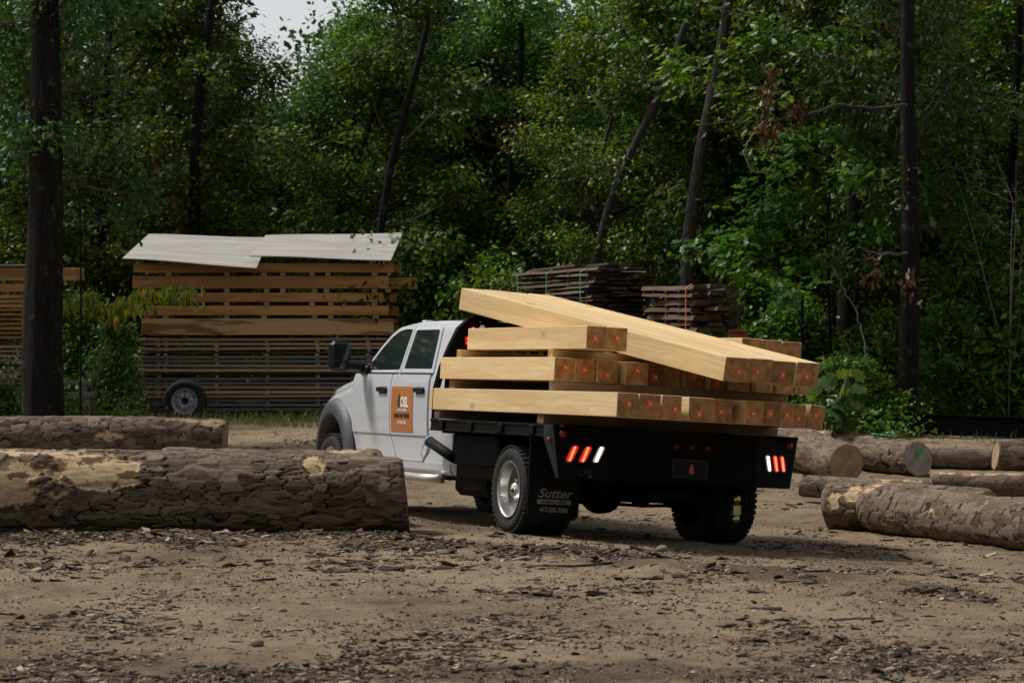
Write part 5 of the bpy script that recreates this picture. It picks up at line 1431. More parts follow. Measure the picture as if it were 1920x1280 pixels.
# trees whose trunks can be told apart in the photo
tree('big dark oak trunk in front of the left lumber stack', 41.0, [(84, 770), (84, 500), (82, 250), (84, 0)], 80, 'high', (.80, .75, 1.02), 0.4, fine=True, crown_dz=.9, back=.8)
tree('slim straight oak rising behind the left plywood sheet', 53.5, [(360, 450), (366, 300), (382, 130), (396, 0)], 28, 'slim', (1.05, 1.1, 1.0), 1.0)
tree('thin grey trunk left of the slim oak, half lost in leaves', 57.0, [(282, 440), (284, 300), (286, 200)], 17, 'oak0', (.75, .8, .95), 2.0, 'trunk_grey')
tree('oak with leaning trunk right of the gap in the sky', 51.5, [(712, 450), (735, 310), (770, 160), (800, 40)], 19, 'oak1', (.78, .9, .85), 0.7, back=1.3)
tree('thin trunk above the plywood sheets, leaning right', 53.0, [(630, 440), (640, 380), (690, 250)], 17, 'far0', (.6, .8, .68), 1.7)
tree('slender tree with bare mid trunk in the centre of the wood', 55.0, [(896, 420), (905, 350), (918, 230), (930, 120)], 15, 'far1', (.8, .9, .80), 2.6, 'trunk_grey')
tree('tree with a brown leaf nest on its trunk, centre of the wood', 53.5, [(955, 420), (960, 330), (966, 240), (972, 140), (985, 20)], 17, 'oak2', (.78, .9, .86), 3.5)
tree('grey trunk leaning strongly right above the slab stacks', 49.0, [(1112, 500), (1150, 370), (1190, 270), (1240, 160)], 19, 'far2', (.7, .8, .80), 0.3, 'trunk_grey', back=1.4)
tree('grey trunk bending right, behind the orange-strapped slabs', 48.5, [(1288, 540), (1296, 440), (1316, 270), (1345, 110), (1366, 0)], 31, 'oak0', (.85, .95, 1.0), 4.0, 'trunk_grey', True, back=2.2)
tree('dark stout trunk left of the right-hand front tree', 47.0, [(1584, 720), (1592, 560), (1604, 400), (1615, 200), (1622, 60)], 46, 'oak1', (1.0, .8, 1.0), 5.0, back=2.2)
tree('straight dark trunk at the right with lichen spots and one long side limb', 44.0, [(1704, 826), (1703, 600), (1704, 300), (1706, 0)], 40, 'high', (.8, .7, 1.0), 2.2, fine=True, back=1.6)
tree('short dark trunk behind the right timbers, left of its thin twin', 50.0, [(1404, 620), (1408, 540), (1416, 460)], 24, 'far1', (.9, .9, 1.0), 1.2)
tree('thin twin trunk behind the right timbers', 50.5, [(1438, 610), (1440, 540), (1442, 480)], 14, 'slim', (1.0, 1.0, 1.0), 2.2)
tree('thin dark trunk right above the tail of the load', 49.0, [(1534, 680), (1540, 580), (1544, 520)], 17, 'far0', (.9, .9, 1.0), 3.2)
tree('grey slim trunk between the two leaning trees above the slab stacks', 57.5, [(1152, 430), (1160, 300)], 12, 'far0', (.8, .9, .80), 4.4, 'trunk_grey')
tree('leafy tree at the far right edge of the picture', 50.0, [(1905, 700), (1900, 400), (1905, 200)], 22, 'oak2', (.85, .9, .85), 1.9)
tree('leafy tree filling in right of the lichen-spotted trunk', 53.0, [(1790, 700), (1795, 400)], 20, 'far2', (1.0, 1.0, .95), 0.9)
tree('oak crown hanging over the left picture edge beyond the big trunk', 54.5, [(-20, 700), (-15, 400)], 26, 'oak1', (.85, .8, .82), 3.1)
tree('dense oak right behind the big dark trunk', 54.0, [(190, 600), (195, 400)], 22, 'far0', (.95, 1.0, 1.0), 5.1)
tree('low round tree below the gap in the sky', 56.0, [(520, 430), (525, 380)], 14, 'oak2', (.8, .8, .52), 2.4)
tree('dense tree rising behind the white cab', 55.5, [(815, 560), (815, 400)], 18, 'far1', (.9, .9, .84), 0.2)
tree('dense tree behind the green-strapped slabs', 56.0, [(1060, 560), (1062, 400)], 18, 'far0', (.9, 1.0, .79), 2.9)
tree('tree with wide crown above the leaning grey trunk', 58.0, [(1250, 560), (1252, 400)], 18, 'oak1', (.8, 1.0, .86), 1.3)
tree('tree with wide crown between bending grey and dark stout trunks', 51.5, [(1480, 560), (1482, 400)], 20, 'oak0', (1.0, .9, 1.0), 0.5)
tree('tree whose crown closes the wood at the far left', 58.0, [(60, 600), (62, 400)], 20, 'far2', (.95, 1.0, .86), 1.1)
tree('tree closing the wood behind the slim straight oak', 60.0, [(400, 600), (402, 400)], 18, 'far1', (.62, .9, .82), 4.1)
tree('tree closing the wood behind the leaning oak', 60.0, [(660, 560), (662, 400)], 18, 'far2', (.8, .9, .84), 3.6)
tree('tree closing the wood at the far right', 58.5, [(1850, 560), (1852, 400)], 18, 'far1', (1.0, 1.0, 1.0), 2.0)
tree('tree closing the wood right of the stout trunk', 57.0, [(1660, 560), (1662, 400)], 18, 'far0', (1.0, 1.0, 1.06), 5.6)
tree('tree closing the wood above the right timbers', 60.0, [(1390, 560), (1392, 400)], 18, 'far2', (1.0, 1.0, 1.06), 0.1)
for k, (X_, Y_, v_, s_) in enumerate(((-11.6, 47, 'far0', 1.0), (-14.0, 51, 'far1', 1.05), (-16, 45, 'oak0', 1.0), (-18, 50, 'far2', 1.1), (-21, 46, 'far0', 1.0), (-24.5, 50, 'far1', 1.1), (-28, 46, 'far2', 1.1), (-32, 49, 'far0', 1.15), (-18, 56, 'far1', 1.2), (-26, 57, 'far2', 1.2), (11.4, 47, 'far0', 1.0), (14.0, 51, 'far1', 1.1), (17, 47, 'far2', 1.1))):
    px_ = 960 + X_ / Y_ * FPX
    tree(f'dense oak beyond the ' + ('left' if X_ < 0 else 'right') + f' picture edge, {ORD[k] if X_ < 0 else ORD[k - 10]} out from the frame', Y_, [(px_, 660), (px_ + 5, 400)], 20, v_, (s_, s_, s_), k * 1.1, group='oaks beyond the picture edges')
for k, (X_, Y_, v_, s_) in enumerate(((-27, -6, 'far0', 1.5), (-22, -12, 'far1', 1.6), (-16, -9, 'far2', 1.5), (-11, -14, 'far0', 1.6), (-5, -10, 'far1', 1.55), (0, -14, 'far2', 1.65), (5, -10, 'far0', 1.5), (10.5, -13, 'far1', 1.6), (16, -9, 'far2', 1.5), (21, -4, 'far0', 1.6), (24, 4, 'far1', 1.5), (24, 12, 'far2', 1.5), (22, 20, 'far0', 1.45), (-30, 2, 'far1', 1.4))):  # unseen trees added behind the camera to darken surfaces facing it
    root = empty('tree', (X_, Y_, -0.1)); tag(root, f'tall dense oak added behind the photographer, {(ORD + ["thirteenth", "fourteenth"])[k]} along an unseen row that blocks sky light', 'tree', 'unseen oaks added behind the photographer')
    link(bpy.data.objects.new('trunk', trunk_mesh([(0, 0, 0), (.1, .1, 6), (0, .2, 13)], [.25, .18, .06], 'trunk', k)), root)
    for nm, me in zip(('limbs', 'crown'), VAR[v_]):
        c = bpy.data.objects.new(nm, me); link(c, root); c.scale = (s_ * 1.1, s_ * 1.1, s_ * .78); c.rotation_euler = (0, 0, k * 1.7)
tree('tree closing the wood above the slab stacks', 61.0, [(960, 560), (962, 400)], 18, 'far2', (1.0, 1.0, .86), 5.2)

# long side limb of the right tree with clusters of dead leaves, and dead leaves elsewhere on trees
def dead_leaves(label, spots, Y, n=26, sg=(.065, .065, .10)):
    r = np.random.default_rng(int(spots[0][0])); cs = []
    for (px, py) in spots: cs.append(P(px, py, Y) + r.normal(0, 1, (n, 3)) * np.array(sg))
    p = np.concatenate(cs); a = r.normal(0, .4, p.shape) + np.array([0, 0, -1.0]); nr = r.normal(0, 1, p.shape)
    o = bpy.data.objects.new('dead_leaf_cluster', leaf_mesh('dead_leaf_cluster', p, a, nr, r.uniform(.10, .17, len(p)), 'oak', MAT['leaf_dead'])); link(o)
    tag(o, label, 'dead leaves', 'clusters of dead leaves on the trees', 'stuff')
rt = [o for o in bpy.data.objects if o.name.startswith('tree') and 'lichen spots' in o.get('label', '')][0]
def limb(pxs, Y, r0, r1, parent, name='side_limb', mat='twig', dy=0.0):
    pts = np.array([P(px, py, Y + dy * i) for i, (px, py) in enumerate(pxs)]); n = 30; k = np.arange(len(pts)); t = np.linspace(0, len(pts) - 1, n)
    pp = np.stack([np.interp(t, k, pts[:, c]) for c in range(3)], 1); pp[1:-1] += np.random.default_rng(3).normal(0, .012, (n - 2, 3))
    if parent is not None: pp = pp - np.array(parent.location)
    V, Q = tube_geo(pp, np.linspace(r0, r1, n), 8); o = bpy.data.objects.new(name, np_mesh(name, V, [Q], MAT[mat], smooth=True)); link(o, parent)
limb([(1700, 198), (1640, 203), (1570, 198), (1520, 215), (1480, 222), (1430, 228), (1310, 236)], 43.7, .032, .009, rt, dy=-.12, mat='trunk_grey')
limb([(1430, 228), (1405, 260), (1395, 290), (1410, 318), (1445, 330)], 42.9, .014, .006, rt, mat='pale_twig')
limb([(1700, 475), (1650, 478), (1610, 465)], 43.8, .025, .01, rt)
limb([(1630, 700), (1610, 590), (1560, 500)], 43.4, .012, .006, rt, mat='pale_twig')
dead_leaves('rust-brown dead leaf clusters on the long side limb of the right tree', [(1448, 148), (1432, 178), (1490, 200), (1500, 205), (1445, 232), (1440, 245)], 43.2)
dead_leaves('rust-brown dead leaves hanging on the right trunk at mid height', [(1712, 500), (1700, 530), (1716, 545), (1635, 500), (1632, 520)], 43.5, 12, (.08, .08, .1))
dead_leaves('brown leaf nest on the trunk in the centre of the wood', [(962, 244), (972, 252)], 53.2, 60, (.16, .14, .16))
dead_leaves('dull brown dead leaves left of the slim straight oak', [(325, 340), (318, 370), (330, 400), (315, 430), (1605, 395), (1625, 420), (1650, 390)], 52.5, 9, (.2, .2, .2))

# nearer oak boughs with big lobed leaves at the right
def bough(label, stem, Y, ends, per, size, kind, mat, seed, sig=.17, sigz=.10, r0=.03, droop=.4, name='oak_sapling'):
    r = np.random.default_rng(seed)
    foot = P(stem[0][0], stem[0][1], Y); zg = float(gz(foot[0], Y)) - .03
    pts = [np.array([foot[0], Y, zg])] + [P(px, py, Y) for px, py in stem[1:]]
    base = pts[0]; root = empty(name, base); tag(root, label, 'sapling', 'saplings at the edge of the wood')
    pts = np.array(pts) - base; tb = [(pts, np.linspace(r0, r0 * .4, len(pts)))]
    cen = []; out = []
    for (px, py) in ends:
        e = P(px, py, Y + r.normal(0, .35)) - base
        j = int(np.argmin(np.linalg.norm(pts - e, axis=1))); s_ = pts[max(0, j - 1)]; mid_p = (s_ + e) / 2 + np.array([0, 0, .12])
        tb.append((np.array([s_, mid_p + r.normal(0, .04, 3), e]), np.array([r0 * .28, r0 * .18, .004]))); cen.append(e); out.append(unit(e - s_))
        for _ in range(2):
            c2 = e + r.normal(0, 1, 3) * np.array([.2, .2, .1]); cen.append(c2); out.append(unit(c2 - s_)); tb.append((np.array([mid_p, c2]), np.array([.008, .004])))
    p, a, n, s = spray(r, np.array(cen), np.array(out), per, sig, sigz, size, droop)
    link(bpy.data.objects.new('stem', tubes_mesh('stem', tb, MAT['trunk'], 7)), root)
    link(bpy.data.objects.new('crown', leaf_mesh('crown', p, a, n, s, kind, MAT[mat])), root)
r_ = np.random.default_rng(5)
ends = [(1270, 140), (1300, 120), (1330, 150), (1370, 110), (1400, 80), (1440, 60), (1490, 90), (1380, 170), (1420, 190), (1550, 70), (1580, 120), (1620, 50), (1520, 140), (1560, 170), (1650, 110), (1470, 130)]
bough('oak bough tree with big lobed leaves high at the right', [(1500, 760), (1505, 500), (1510, 300), (1480, 180), (1460, 90)], 46.0, ends, 30, .21, 'oak', 'leaf', 11)
ends = [(1330, 480), (1360, 460), (1400, 440), (1440, 450), (1480, 420), (1400, 490), (1500, 460), (1530, 500), (1470, 500), (1560, 430), (1480, 540), (1500, 380), (1540, 360), (1580, 340), (1460, 360), (1420, 400), (1600, 300), (1540, 300), (1640, 330), (1660, 380), (1640, 440), (1500, 260), (1560, 250), (1640, 260), (1450, 300)]
bough('oak sapling with bright lobed leaves reaching over the timbers', [(1560, 740), (1555, 560), (1550, 420), (1560, 320)], 45.0, ends, 28, .19, 'oak', 'leaf_bright', 12)
ends = [(r_.uniform(1740, 1915), r_.uniform(430, 760)) for _ in range(30)]
bough('leafy sapling thicket at the right edge above the black beam', [(1840, 800), (1838, 650), (1850, 500), (1860, 420)], 46.5, ends, 24, .14, 'lance', 'leaf', 13, sig=.22, sigz=.2)
ends = [(150, 240), (180, 280), (200, 240), (225, 300), (150, 320), (170, 350), (190, 150), (240, 180), (250, 230), (150, 400)]
bough('oak sapling with dark lobed leaves close behind the big left trunk', [(150, 770), (152, 560), (150, 400), (140, 260)], 42.2, ends, 26, .15, 'oak', 'leaf_dark', 14, sig=.22, sigz=.14, r0=.02)

# yellowing compound-leaved branch in front of the tall stack
def sumac():
    Y = 46.0; r = np.random.default_rng(4)
    base = P(166, 770, Y); base[2] = float(gz(base[0], Y)) - .02
    root = empty('sumac_sapling', base); tag(root, 'sapling with yellowing drooping leaflets in front of the tall board stack', 'sapling')
    main = [(166, 780), (182, 720), (192, 640), (205, 595), (232, 570), (262, 556), (295, 548), (330, 545), (365, 556)]
    pts = np.array([base] + [P(px, py, Y) for px, py in main[1:]]) - base
    tb = [(pts, np.linspace(.018, .005, len(pts)))]
    left = np.array([P(px, py, Y) for px, py in ((205, 595), (190, 580), (165, 570), (140, 560))]) - base
    tb.append((left, np.linspace(.009, .004, 4)))
    cen = []; 
    for path, k0 in ((pts, 3), (left, 0)):
        for i in range(k0, len(path) - 1):
            for f in np.linspace(0, 1, 5, endpoint=False):
                p = path[i] + (path[i + 1] - path[i]) * f
                for _ in range(2):
                    d = np.array([r.normal(0, .22), r.normal(0, .25), r.uniform(-.18, .14)]); q = p + d
                    tb.append((np.array([p, q]), np.array([.004, .003])))
                    for g_ in (.35, .65, 1.0): cen.append(p + d * g_)
    cen = np.array(cen); per = 3; c = np.repeat(cen, per, 0)
    pos_ = c + r.normal(0, .03, c.shape); ax_ = r.normal(0, .3, c.shape) + np.array([0, 0, -1.0]); nr = r.normal(0, .7, c.shape) + np.array([0, -1.0, .4])
    link(bpy.data.objects.new('stem', tubes_mesh('stem', tb, MAT['twig'], 6)), root)
    link(bpy.data.objects.new('crown', leaf_mesh('crown', pos_, ax_, nr, r.uniform(.11, .18, len(c)), 'lance', MAT['leaf_yellow'])), root)
sumac()

# big-leaved sprout right of the load
def broad_sprout():
    Y = 38.5; r = np.random.default_rng(9)
    base = P(1560, 810, Y); base[2] = float(gz(base[0], Y)) - .02
    root = empty('sycamore_sprout', base); tag(root, 'bright green sprout with very large leaves right of the load', 'plant')
    tb = []; pos_ = []; ax_ = []
    for k in range(9):
        px = r.uniform(1525, 1600); py = r.uniform(672, 750); e = P(px, py, Y + r.normal(0, .15)) - base; f = np.array([r.normal(0, .12), r.normal(0, .1), 0])
        st_ = np.array([f, f * .6 + e * .5 + r.normal(0, .03, 3), e]); tb.append((st_, np.array([.010, .008, .005])))
        for g_ in np.linspace(.45, 1.0, 6):
            c = st_[1] + (e - st_[1]) * (g_ - .4) / .6; d = unit(r.normal(0, 1, 3) * np.array([1, 1, .3])); q = c + d * .07; tb.append((np.array([c, q]), np.array([.004, .003]))); pos_.append(q); ax_.append(d + np.array([0, 0, -.5]))
    pos_ = np.array(pos_); ax_ = np.array(ax_); nr = r.normal(0, .5, pos_.shape) + np.array([0, -.55, .8])
    link(bpy.data.objects.new('stem', tubes_mesh('stem', tb, MAT['twig'], 6)), root)
    link(bpy.data.objects.new('foliage', leaf_mesh('foliage', pos_, ax_, nr, r.uniform(.18, .30, len(pos_)), 'broad', MAT['leaf_bright'])), root)
broad_sprout()

# bare pale-twigged saplings at the right
def bare(label, Y, foot, tips, seed):
    r = np.random.default_rng(seed); b = P(foot[0], foot[1], Y); b[2] = float(gz(b[0], Y)) - .02
    root = empty('bare_sapling', b); tag(root, label, 'sapling', 'bare saplings on the right'); tb = []
    main = [np.zeros(3)] + [P(px, py, Y) - b for px, py in foot[2]]
    tb.append((np.array(main), np.linspace(.016, .006, len(main))))
    for tip in tips:
        e = P(tip[0], tip[1], Y + r.normal(0, .2)) - b; j = r.integers(1, len(main)); s_ = main[j]
        m1 = s_ + (e - s_) * .35 + r.normal(0, .06, 3); m2 = s_ + (e - s_) * .7 + r.normal(0, .06, 3) + np.array([0, 0, .05])
        tb.append((np.array([s_, m1, m2, e]), np.array([.008, .006, .005, .003])))
        for _ in range(2): tb.append((np.array([m2, m2 + r.normal(0, .14, 3)]), np.array([.004, .002])))
    link(bpy.data.objects.new('stem', tubes_mesh('stem', tb, MAT['pale_twig'], 6)), root)
bare('pale bare sapling with forking twigs at the far right edge', 45.0, (1890, 800, [(1893, 700), (1895, 520), (1896, 440), (1900, 380)]), [(1860, 330), (1915, 360), (1840, 400), (1800, 350), (1925, 420), (1870, 290), (1780, 330), (1905, 300)], 1)
bare('thin pale bare sapling right of the lichen-spotted trunk', 45.4, (1770, 800, [(1790, 660), (1812, 590), (1800, 570)]), [(1835, 570), (1790, 550), (1760, 640), (1850, 660), (1740, 610)], 2)

# shrubs and undergrowth
def shrub(label, px, Y, var, sc, rz, group='shrubs along the wood edge'):
    X = (px - 960) / FPX * Y; root = empty('shrub', (X, Y, float(gz(X, Y)) - .03)); tag(root, label, 'shrub', group)
    for nm, me in zip(('stems', 'foliage'), VAR[var]):
        c = bpy.data.objects.new(nm, me); link(c, root); c.scale = sc; c.rotation_euler = (0, 0, rz)
shrub('grey-green shrub between big trunk and tall stack', 215, 48.5, 'brush', (.55, .8, .9), .3)
shrub('bright shrub just right of the big dark trunk', 150, 49.5, 'bush1', (.8, .9, 1.1), 1.3)
shrub('low shrub in front of the left-edge stack', 8, 47.0, 'brush', (.4, .5, .32), 2.3)
shrub('shrub showing beyond the tall stack, left of the white cab', 640, 53.5, 'bush0', (1.3, 1, 1.2), .9)
shrub('shrub behind the tall stack near its middle', 460, 53.0, 'bush1', (1.3, 1, 1.0), 2.9)
shrub('shrub between tall stack and white cab roof', 800, 52.0, 'bush0', (1.2, 1, 1.5), 4.1)
shrub('shrub behind the slanting timbers beside the slab stack', 930, 50.5, 'bush0', (1.1, 1, 1.4), 5.0)
shrub('shrub right of the orange-strapped slabs', 1430, 47.5, 'bush0', (1.0, 1, 1.2), .1)
shrub('shrub above the right end of the timbers', 1500, 46.5, 'bush1', (.8, 1, 1.0), 1.1)
shrub('fresh green shrub behind the big-leaved sprout', 1600, 43.5, 'bush1', (.6, .8, .62), 2.1)
shrub('shrub left of the lichen-spotted trunk foot', 1655, 44.6, 'brush', (.75, .9, .9), 3.1)
shrub('shrub right of the lichen-spotted trunk foot', 1780, 45.2, 'brush', (.9, 1, .95), 4.2)
shrub('shrub above the black steel beam', 1850, 46.2, 'bush1', (1.0, 1, 1.0), 5.2)
shrub('shrub at the right picture edge behind the beam', 1925, 45.6, 'bush0', (1.0, 1, 1.2), 5.9)
shrub('shrub deep in shade behind the stout dark trunk', 1560, 50.0, 'bush0', (1.3, 1, 1.7), .6)
shrub('shrub deep in shade at the right beyond the thicket', 1720, 50.0, 'bush0', (1.4, 1, 1.6), 1.6)
shrub('shrub deep in shade beyond the slab stacks', 1180, 51.0, 'bush0', (1.4, 1, 1.5), 2.6)

# far wood: one mass of leaves closing the view behind the trees
def far_wood():
    r = np.random.default_rng(77); N = 6800
    Y = r.uniform(63, 82, N); px = r.uniform(-260, 2180, N); X = (px - 960) / FPX * Y
    zmax = CAMZ + (HY - np.interp(px, [-260, 130, 200, 380, 430, 455, 530, 565, 600, 650, 760, 1000, 1250, 1330, 2180], [40, 40, -20, -20, 80, 180, 172, 115, 80, 40, 20, 35, 20, -20, -60])) / FPX * Y
    zmax = zmax * (0.96 + .10 * vnoise(X * 1.4, Y * 0, 5))
    z0 = gz(X, Y); Z = z0 + (zmax - z0) * r.random(N) ** .85
    cen = np.stack([X, Y, Z], 1); out = unit(r.normal(0, 1, (N, 3)))
    p, a, n, s = spray(r, cen, out, 26, .42, .26, .19)
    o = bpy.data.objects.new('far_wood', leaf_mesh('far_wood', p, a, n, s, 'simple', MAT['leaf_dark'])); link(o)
    tag(o, 'deep wood of oak leaves closing the view behind the trees', 'wood', None, 'stuff')
far_wood()

# ------------------------------------------------------------------ ground litter
def scatter(N, fn, seed):
    r = np.random.default_rng(seed); out = []
    while sum(len(o) for o in out) < N:
        Y = r.uniform(13.5, 45, N * 2) if seed % 2 else 13.5 + 31 * r.random(N * 2) ** 1.6
        X = r.uniform(-1, 1, N * 2) * (Y * .19)
        k = r.random(N * 2) < fn(X, Y)
        out.append(np.stack([X[k], Y[k]], 1))
    return np.concatenate(out)[:N]
def dens(X, Y):
    d = 0.03 + 0.42 * sst(.50, .62, fbm(X * 1.3, Y * .8, 51, 4))
    d = d + 1.2 * np.exp(-((Y - 25.4) / 1.1) ** 2) * sst(.40, .58, fbm(X * 1.6, Y * 1.0, 52, 3)) * (X < .8)
    ctr = np.interp(X, [-.6, .4, 1.2, 2.0, 3.0], [24.6, 23.9, 22.6, 21.3, 20.2])
    d = d + 3.0 * np.exp(-((Y - ctr) / .62) ** 2) * (X > -.8) * (X < 3.2) * sst(.36, .56, fbm(X * 2, Y * 1.2, 53, 3))
    d = d + .9 * np.exp(-((Y - 15.2) / .5) ** 2) * sst(.45, .6, fbm(X * 1.4, Y, 54, 3))
    d = d + 1.3 * np.exp(-((Y - 26.0) / .5) ** 2) * (X < -.7)
    lane = np.interp(X, [1.5, 2.5, 3.5, 4.5], [26.5, 24.9, 23.6, 22.8])
    d = d * (1 - .85 * sst(1.0, 1.8, X) * np.exp(-((Y - lane - .6) / 1.3) ** 2))
    return np.clip(d, 0, 2.4) / 2.4
# bark chips: flat crooked slivers
XY = scatter(30000, dens, 4); r = np.random.default_rng(90); N = len(XY)
L = np.exp(r.normal(math.log(.032), .62, N)); L = np.minimum(L, np.where(XY[:, 1] < 19, .085, .15)).clip(.009, .15); L = L * (1 + .45 * np.exp(-((XY[:, 1] - 22.8) / 2.2) ** 2)); W = L * r.uniform(.14, .50, N); T = (L * r.uniform(.04, .14, N)).clip(.002, .014)
unitbox = np.array([[-.5, -.35, -.5], [.45, -.5, -.5], [.5, .4, -.5], [-.4, .5, -.5], [-.42, -.3, .5], [.4, -.42, .5], [.45, .3, .5], [-.34, .42, .5]])
bf = np.array([[0, 3, 2, 1], [4, 5, 6, 7], [0, 1, 5, 4], [1, 2, 6, 5], [2, 3, 7, 6], [3, 0, 4, 7]])
yaw = r.uniform(0, math.pi, N) * .0 + r.normal(0, 1.0, N); pit = r.normal(0, .20, N); rol = r.normal(0, .35, N)
v = unitbox[None] + r.normal(0, .07, (N, 8, 3)); v = v * np.stack([L, W, T], 1)[:, None]
cy, sy = np.cos(yaw)[:, None], np.sin(yaw)[:, None]; cp, sp_ = np.cos(pit)[:, None], np.sin(pit)[:, None]; cr, sr = np.cos(rol)[:, None], np.sin(rol)[:, None]
x, y, z = v[..., 0], v[..., 1], v[..., 2]
y, z = y * cr - z * sr, y * sr + z * cr
x, z = x * cp + z * sp_, -x * sp_ + z * cp
x, y = x * cy - y * sy, x * sy + y * cy
def gsurf(X, Y):
    return gz(X, Y) + berm(X, Y) + 0.045 * (fbm(X * .9, Y * .6, 3) - .47) + 0.040 * (fbm(X * 4.5, Y * 3.2, 11, 4) - .47) + 0.024 * (fbm(X * 15, Y * 12, 21, 2) - .37)
g0 = gsurf(XY[:, 0], XY[:, 1]) + T * .35 + L * .015
V = np.stack([x + XY[:, :1], y + XY[:, 1:2], z + g0[:, None]], -1).reshape(-1, 3)
F = (bf[None] + (np.arange(N) * 8)[:, None, None]).reshape(-1, 4)
o = link(bpy.data.objects.new('bark_chips', np_mesh('bark_chips', V, [F], MAT['chip']))); tag(o, 'dark and tan bark chips scattered over the dirt yard', 'bark chips', None, 'stuff')
# pebbles and crumbs
XY = scatter(9000, lambda X, Y: .25 + .75 * sst(.4, .65, fbm(X * .9, Y * .5, 61, 3)), 6); N = len(XY); r = np.random.default_rng(91)
s = np.exp(r.normal(math.log(.0075), .45, N)).clip(.004, .028)
octv = np.array([[1, 0, 0], [0, 1, 0], [-1, 0, 0], [0, -1, 0], [.3, .2, .42], [0, 0, -.6]], float); octf = np.array([[0, 1, 4], [1, 2, 4], [2, 3, 4], [3, 0, 4], [1, 0, 5], [2, 1, 5], [3, 2, 5], [0, 3, 5]])
V = octv[None] * s[:, None, None] * r.uniform(.6, 1.3, (N, 6, 1)); V = V + np.stack([XY[:, 0], XY[:, 1], gsurf(XY[:, 0], XY[:, 1]) + s * .25], 1)[:, None]
F = (octf[None] + (np.arange(N) * 6)[:, None, None]).reshape(-1, 3)
o = link(bpy.data.objects.new('pebbles', np_mesh('pebbles', V.reshape(-1, 3), [F], MAT['pebble']))); tag(o, 'small pale pebbles and crumbs on the dirt yard', 'pebbles', None, 'stuff')

XY = scatter(42000, lambda X, Y: .12 + .88 * sst(.38, .60, fbm(X * 1.7, Y * 1.1, 63, 4)), 8); N = len(XY); r = np.random.default_rng(93)
s = np.exp(r.normal(math.log(.008), .5, N)).clip(.003, .024)
tv = np.array([[1.2, 0, 0], [-.5, .8, 0], [-.6, -.7, 0], [.1, .1, .55]]); tf = np.array([[0, 1, 3], [1, 2, 3], [2, 0, 3]])
V = tv[None] * s[:, None, None] * r.uniform(.5, 1.5, (N, 4, 1)); an = r.uniform(0, 6.28, N); ca, sa = np.cos(an)[:, None], np.sin(an)[:, None]
V = np.stack([V[..., 0] * ca - V[..., 1] * sa * .6, V[..., 0] * sa + V[..., 1] * ca * .6, V[..., 2]], -1) + np.stack([XY[:, 0], XY[:, 1], gsurf(XY[:, 0], XY[:, 1]) + .001], 1)[:, None]
o = link(bpy.data.objects.new('wood_crumbs', np_mesh('wood_crumbs', V.reshape(-1, 3), [(tf[None] + (np.arange(N) * 4)[:, None, None]).reshape(-1, 3)], MAT['chip']))); tag(o, 'fine dark and tan wood crumbs over the dirt yard', 'wood crumbs', None, 'stuff')

# single stones and sticks that can be picked out
def stone(label, px, py, Y, s, seed):
    r = np.random.default_rng(seed); q = bmesh.new(); bmesh.ops.create_icosphere(q, subdivisions=2, radius=s)
    for v in q.verts: v.co = Vector((v.co.x * 1.15, v.co.y, v.co.z * .75)) * (1 + .25 * (fbm(np.array(v.co.x * 9 / s * .1), np.array(v.co.y * 9 / s * .1 + v.co.z * 3), seed, 3) - .45) * 2)
    me = bpy.data.meshes.new('stone'); q.to_mesh(me); q.free(); me.materials.append(MAT['stone']); o = link(bpy.data.objects.new('stone', me))
    X = (px - 960) / FPX * Y; o.location = (X, Y, float(gsurf(np.array(X), np.array(Y))) + s * .45); tag(o, label, 'stone', 'loose stones in the yard')
MAT['stone'] = simple('tan_stone', (0.19, 0.155, 0.115), 0.9, var=0.3, scale=20, bmp=.5)
stone('pale rounded stone behind the truck, below its right rear wheel', 1241, 1028, 24.9, .045, 1)
stone('tan stone low in the left half of the dirt', 482, 1222, 16.1, .034, 2)
stone('small tan stone left of the middle in the dirt', 530, 1155, 18.4, .024, 3)
def twig(label, pts, Y, r0, mat='twig'):
    p = []
    for i, (px, py) in enumerate(pts):
        yy = Y + (0.02 * i); X = (px - 960) / FPX * yy; p.append((X, yy, float(gsurf(np.array(X), np.array(yy))) + r0 * .8))
    q = MB(); q.tube(p, r0, 7); o = q.build('fallen_stick', MAT[mat]); tag(o, label, 'stick', 'sticks lying in the yard')
twig('long crooked stick on the chips behind the left rear wheel', [(985, 1058), (1020, 1062), (1080, 1066), (1150, 1064)], 22.6, .011)
twig('short tan stick lying in the middle of the dirt', [(1406, 1147), (1440, 1146), (1466, 1144)], 18.6, .014, 'pale_twig')
twig('pale stick right of the short tan one', [(1565, 1162), (1600, 1158), (1640, 1160)], 18.0, .010, 'pale_twig')

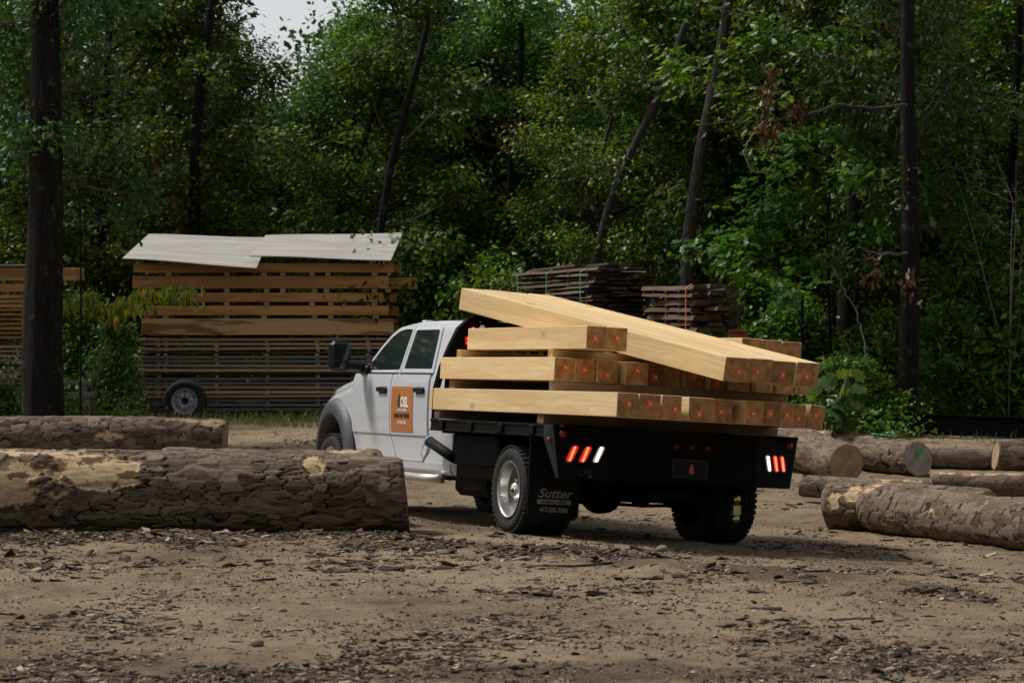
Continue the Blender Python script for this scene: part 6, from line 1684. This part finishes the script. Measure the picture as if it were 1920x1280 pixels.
# grass at the foot of the stacks and under the trees
r = np.random.default_rng(95); N = 30000
Y = r.uniform(40, 53, N); px = r.uniform(-60, 1980, N); X = (px - 960) / FPX * Y
edge = np.interp(px, [0, 300, 430, 600, 700, 1450, 1600, 1980], [43.5, 46, 46.2, 45.5, 49, 47, 42.3, 42.0])
k = (Y > edge) & (r.random(N) < sst(.36, .60, fbm(X * 1.6, Y * 1.2, 71, 3)) + .12); X, Y = X[k], Y[k]; N = len(X)
h = r.uniform(.06, .26, N) * (.5 + fbm(X * 2, Y * 2, 72, 2)); az = r.uniform(0, 6.28, N); w = r.uniform(.004, .009, N)
g0 = gsurf(X, Y); dx, dy = np.cos(az) * w, np.sin(az) * w; lx, ly = r.normal(0, .35, N) * h, r.normal(0, .35, N) * h
V = np.stack([np.stack([X - dx, Y - dy, g0], 1), np.stack([X + dx, Y + dy, g0], 1), np.stack([X + dx * .6 + lx * .4, Y + dy * .6 + ly * .4, g0 + h * .6], 1), np.stack([X + lx, Y + ly, g0 + h], 1), np.stack([X - dx * .6 + lx * .4, Y - dy * .6 + ly * .4, g0 + h * .6], 1)], 1)
F5 = np.array([[0, 1, 2, 4]]); F3 = np.array([[4, 2, 3]]); i5 = (np.arange(N) * 5)[:, None, None]
o = link(bpy.data.objects.new('grass', np_mesh('grass', V.reshape(-1, 3), [(F5[None] + i5).reshape(-1, 4), (F3[None] + i5).reshape(-1, 3)], MAT['grass']))); tag(o, 'sparse grass at the foot of the stacks and along the wood', 'grass', None, 'stuff')
# leafy ground cover under the right-hand trees
r = np.random.default_rng(97); N = 260
px = np.concatenate([r.uniform(1490, 1735, 110), r.uniform(1735, 1960, 60), r.uniform(-40, 260, 90)]); Y = np.concatenate([r.uniform(42.2, 48, 110), r.uniform(44.3, 48, 60), r.uniform(46, 50, 90)]); X = (px - 960) / FPX * Y
cen = np.stack([X, Y, gz(X, Y) + r.uniform(.05, .45, N)], 1); p, a, n, s = spray(r, cen, unit(r.normal(0, 1, (N, 3))), 34, .20, .11, .085)
o = link(bpy.data.objects.new('ground_cover', leaf_mesh('ground_cover', p, a, n, s, 'simple', MAT['leaf_bright']))); tag(o, 'low leafy ground cover under the trees', 'ground cover', None, 'stuff')
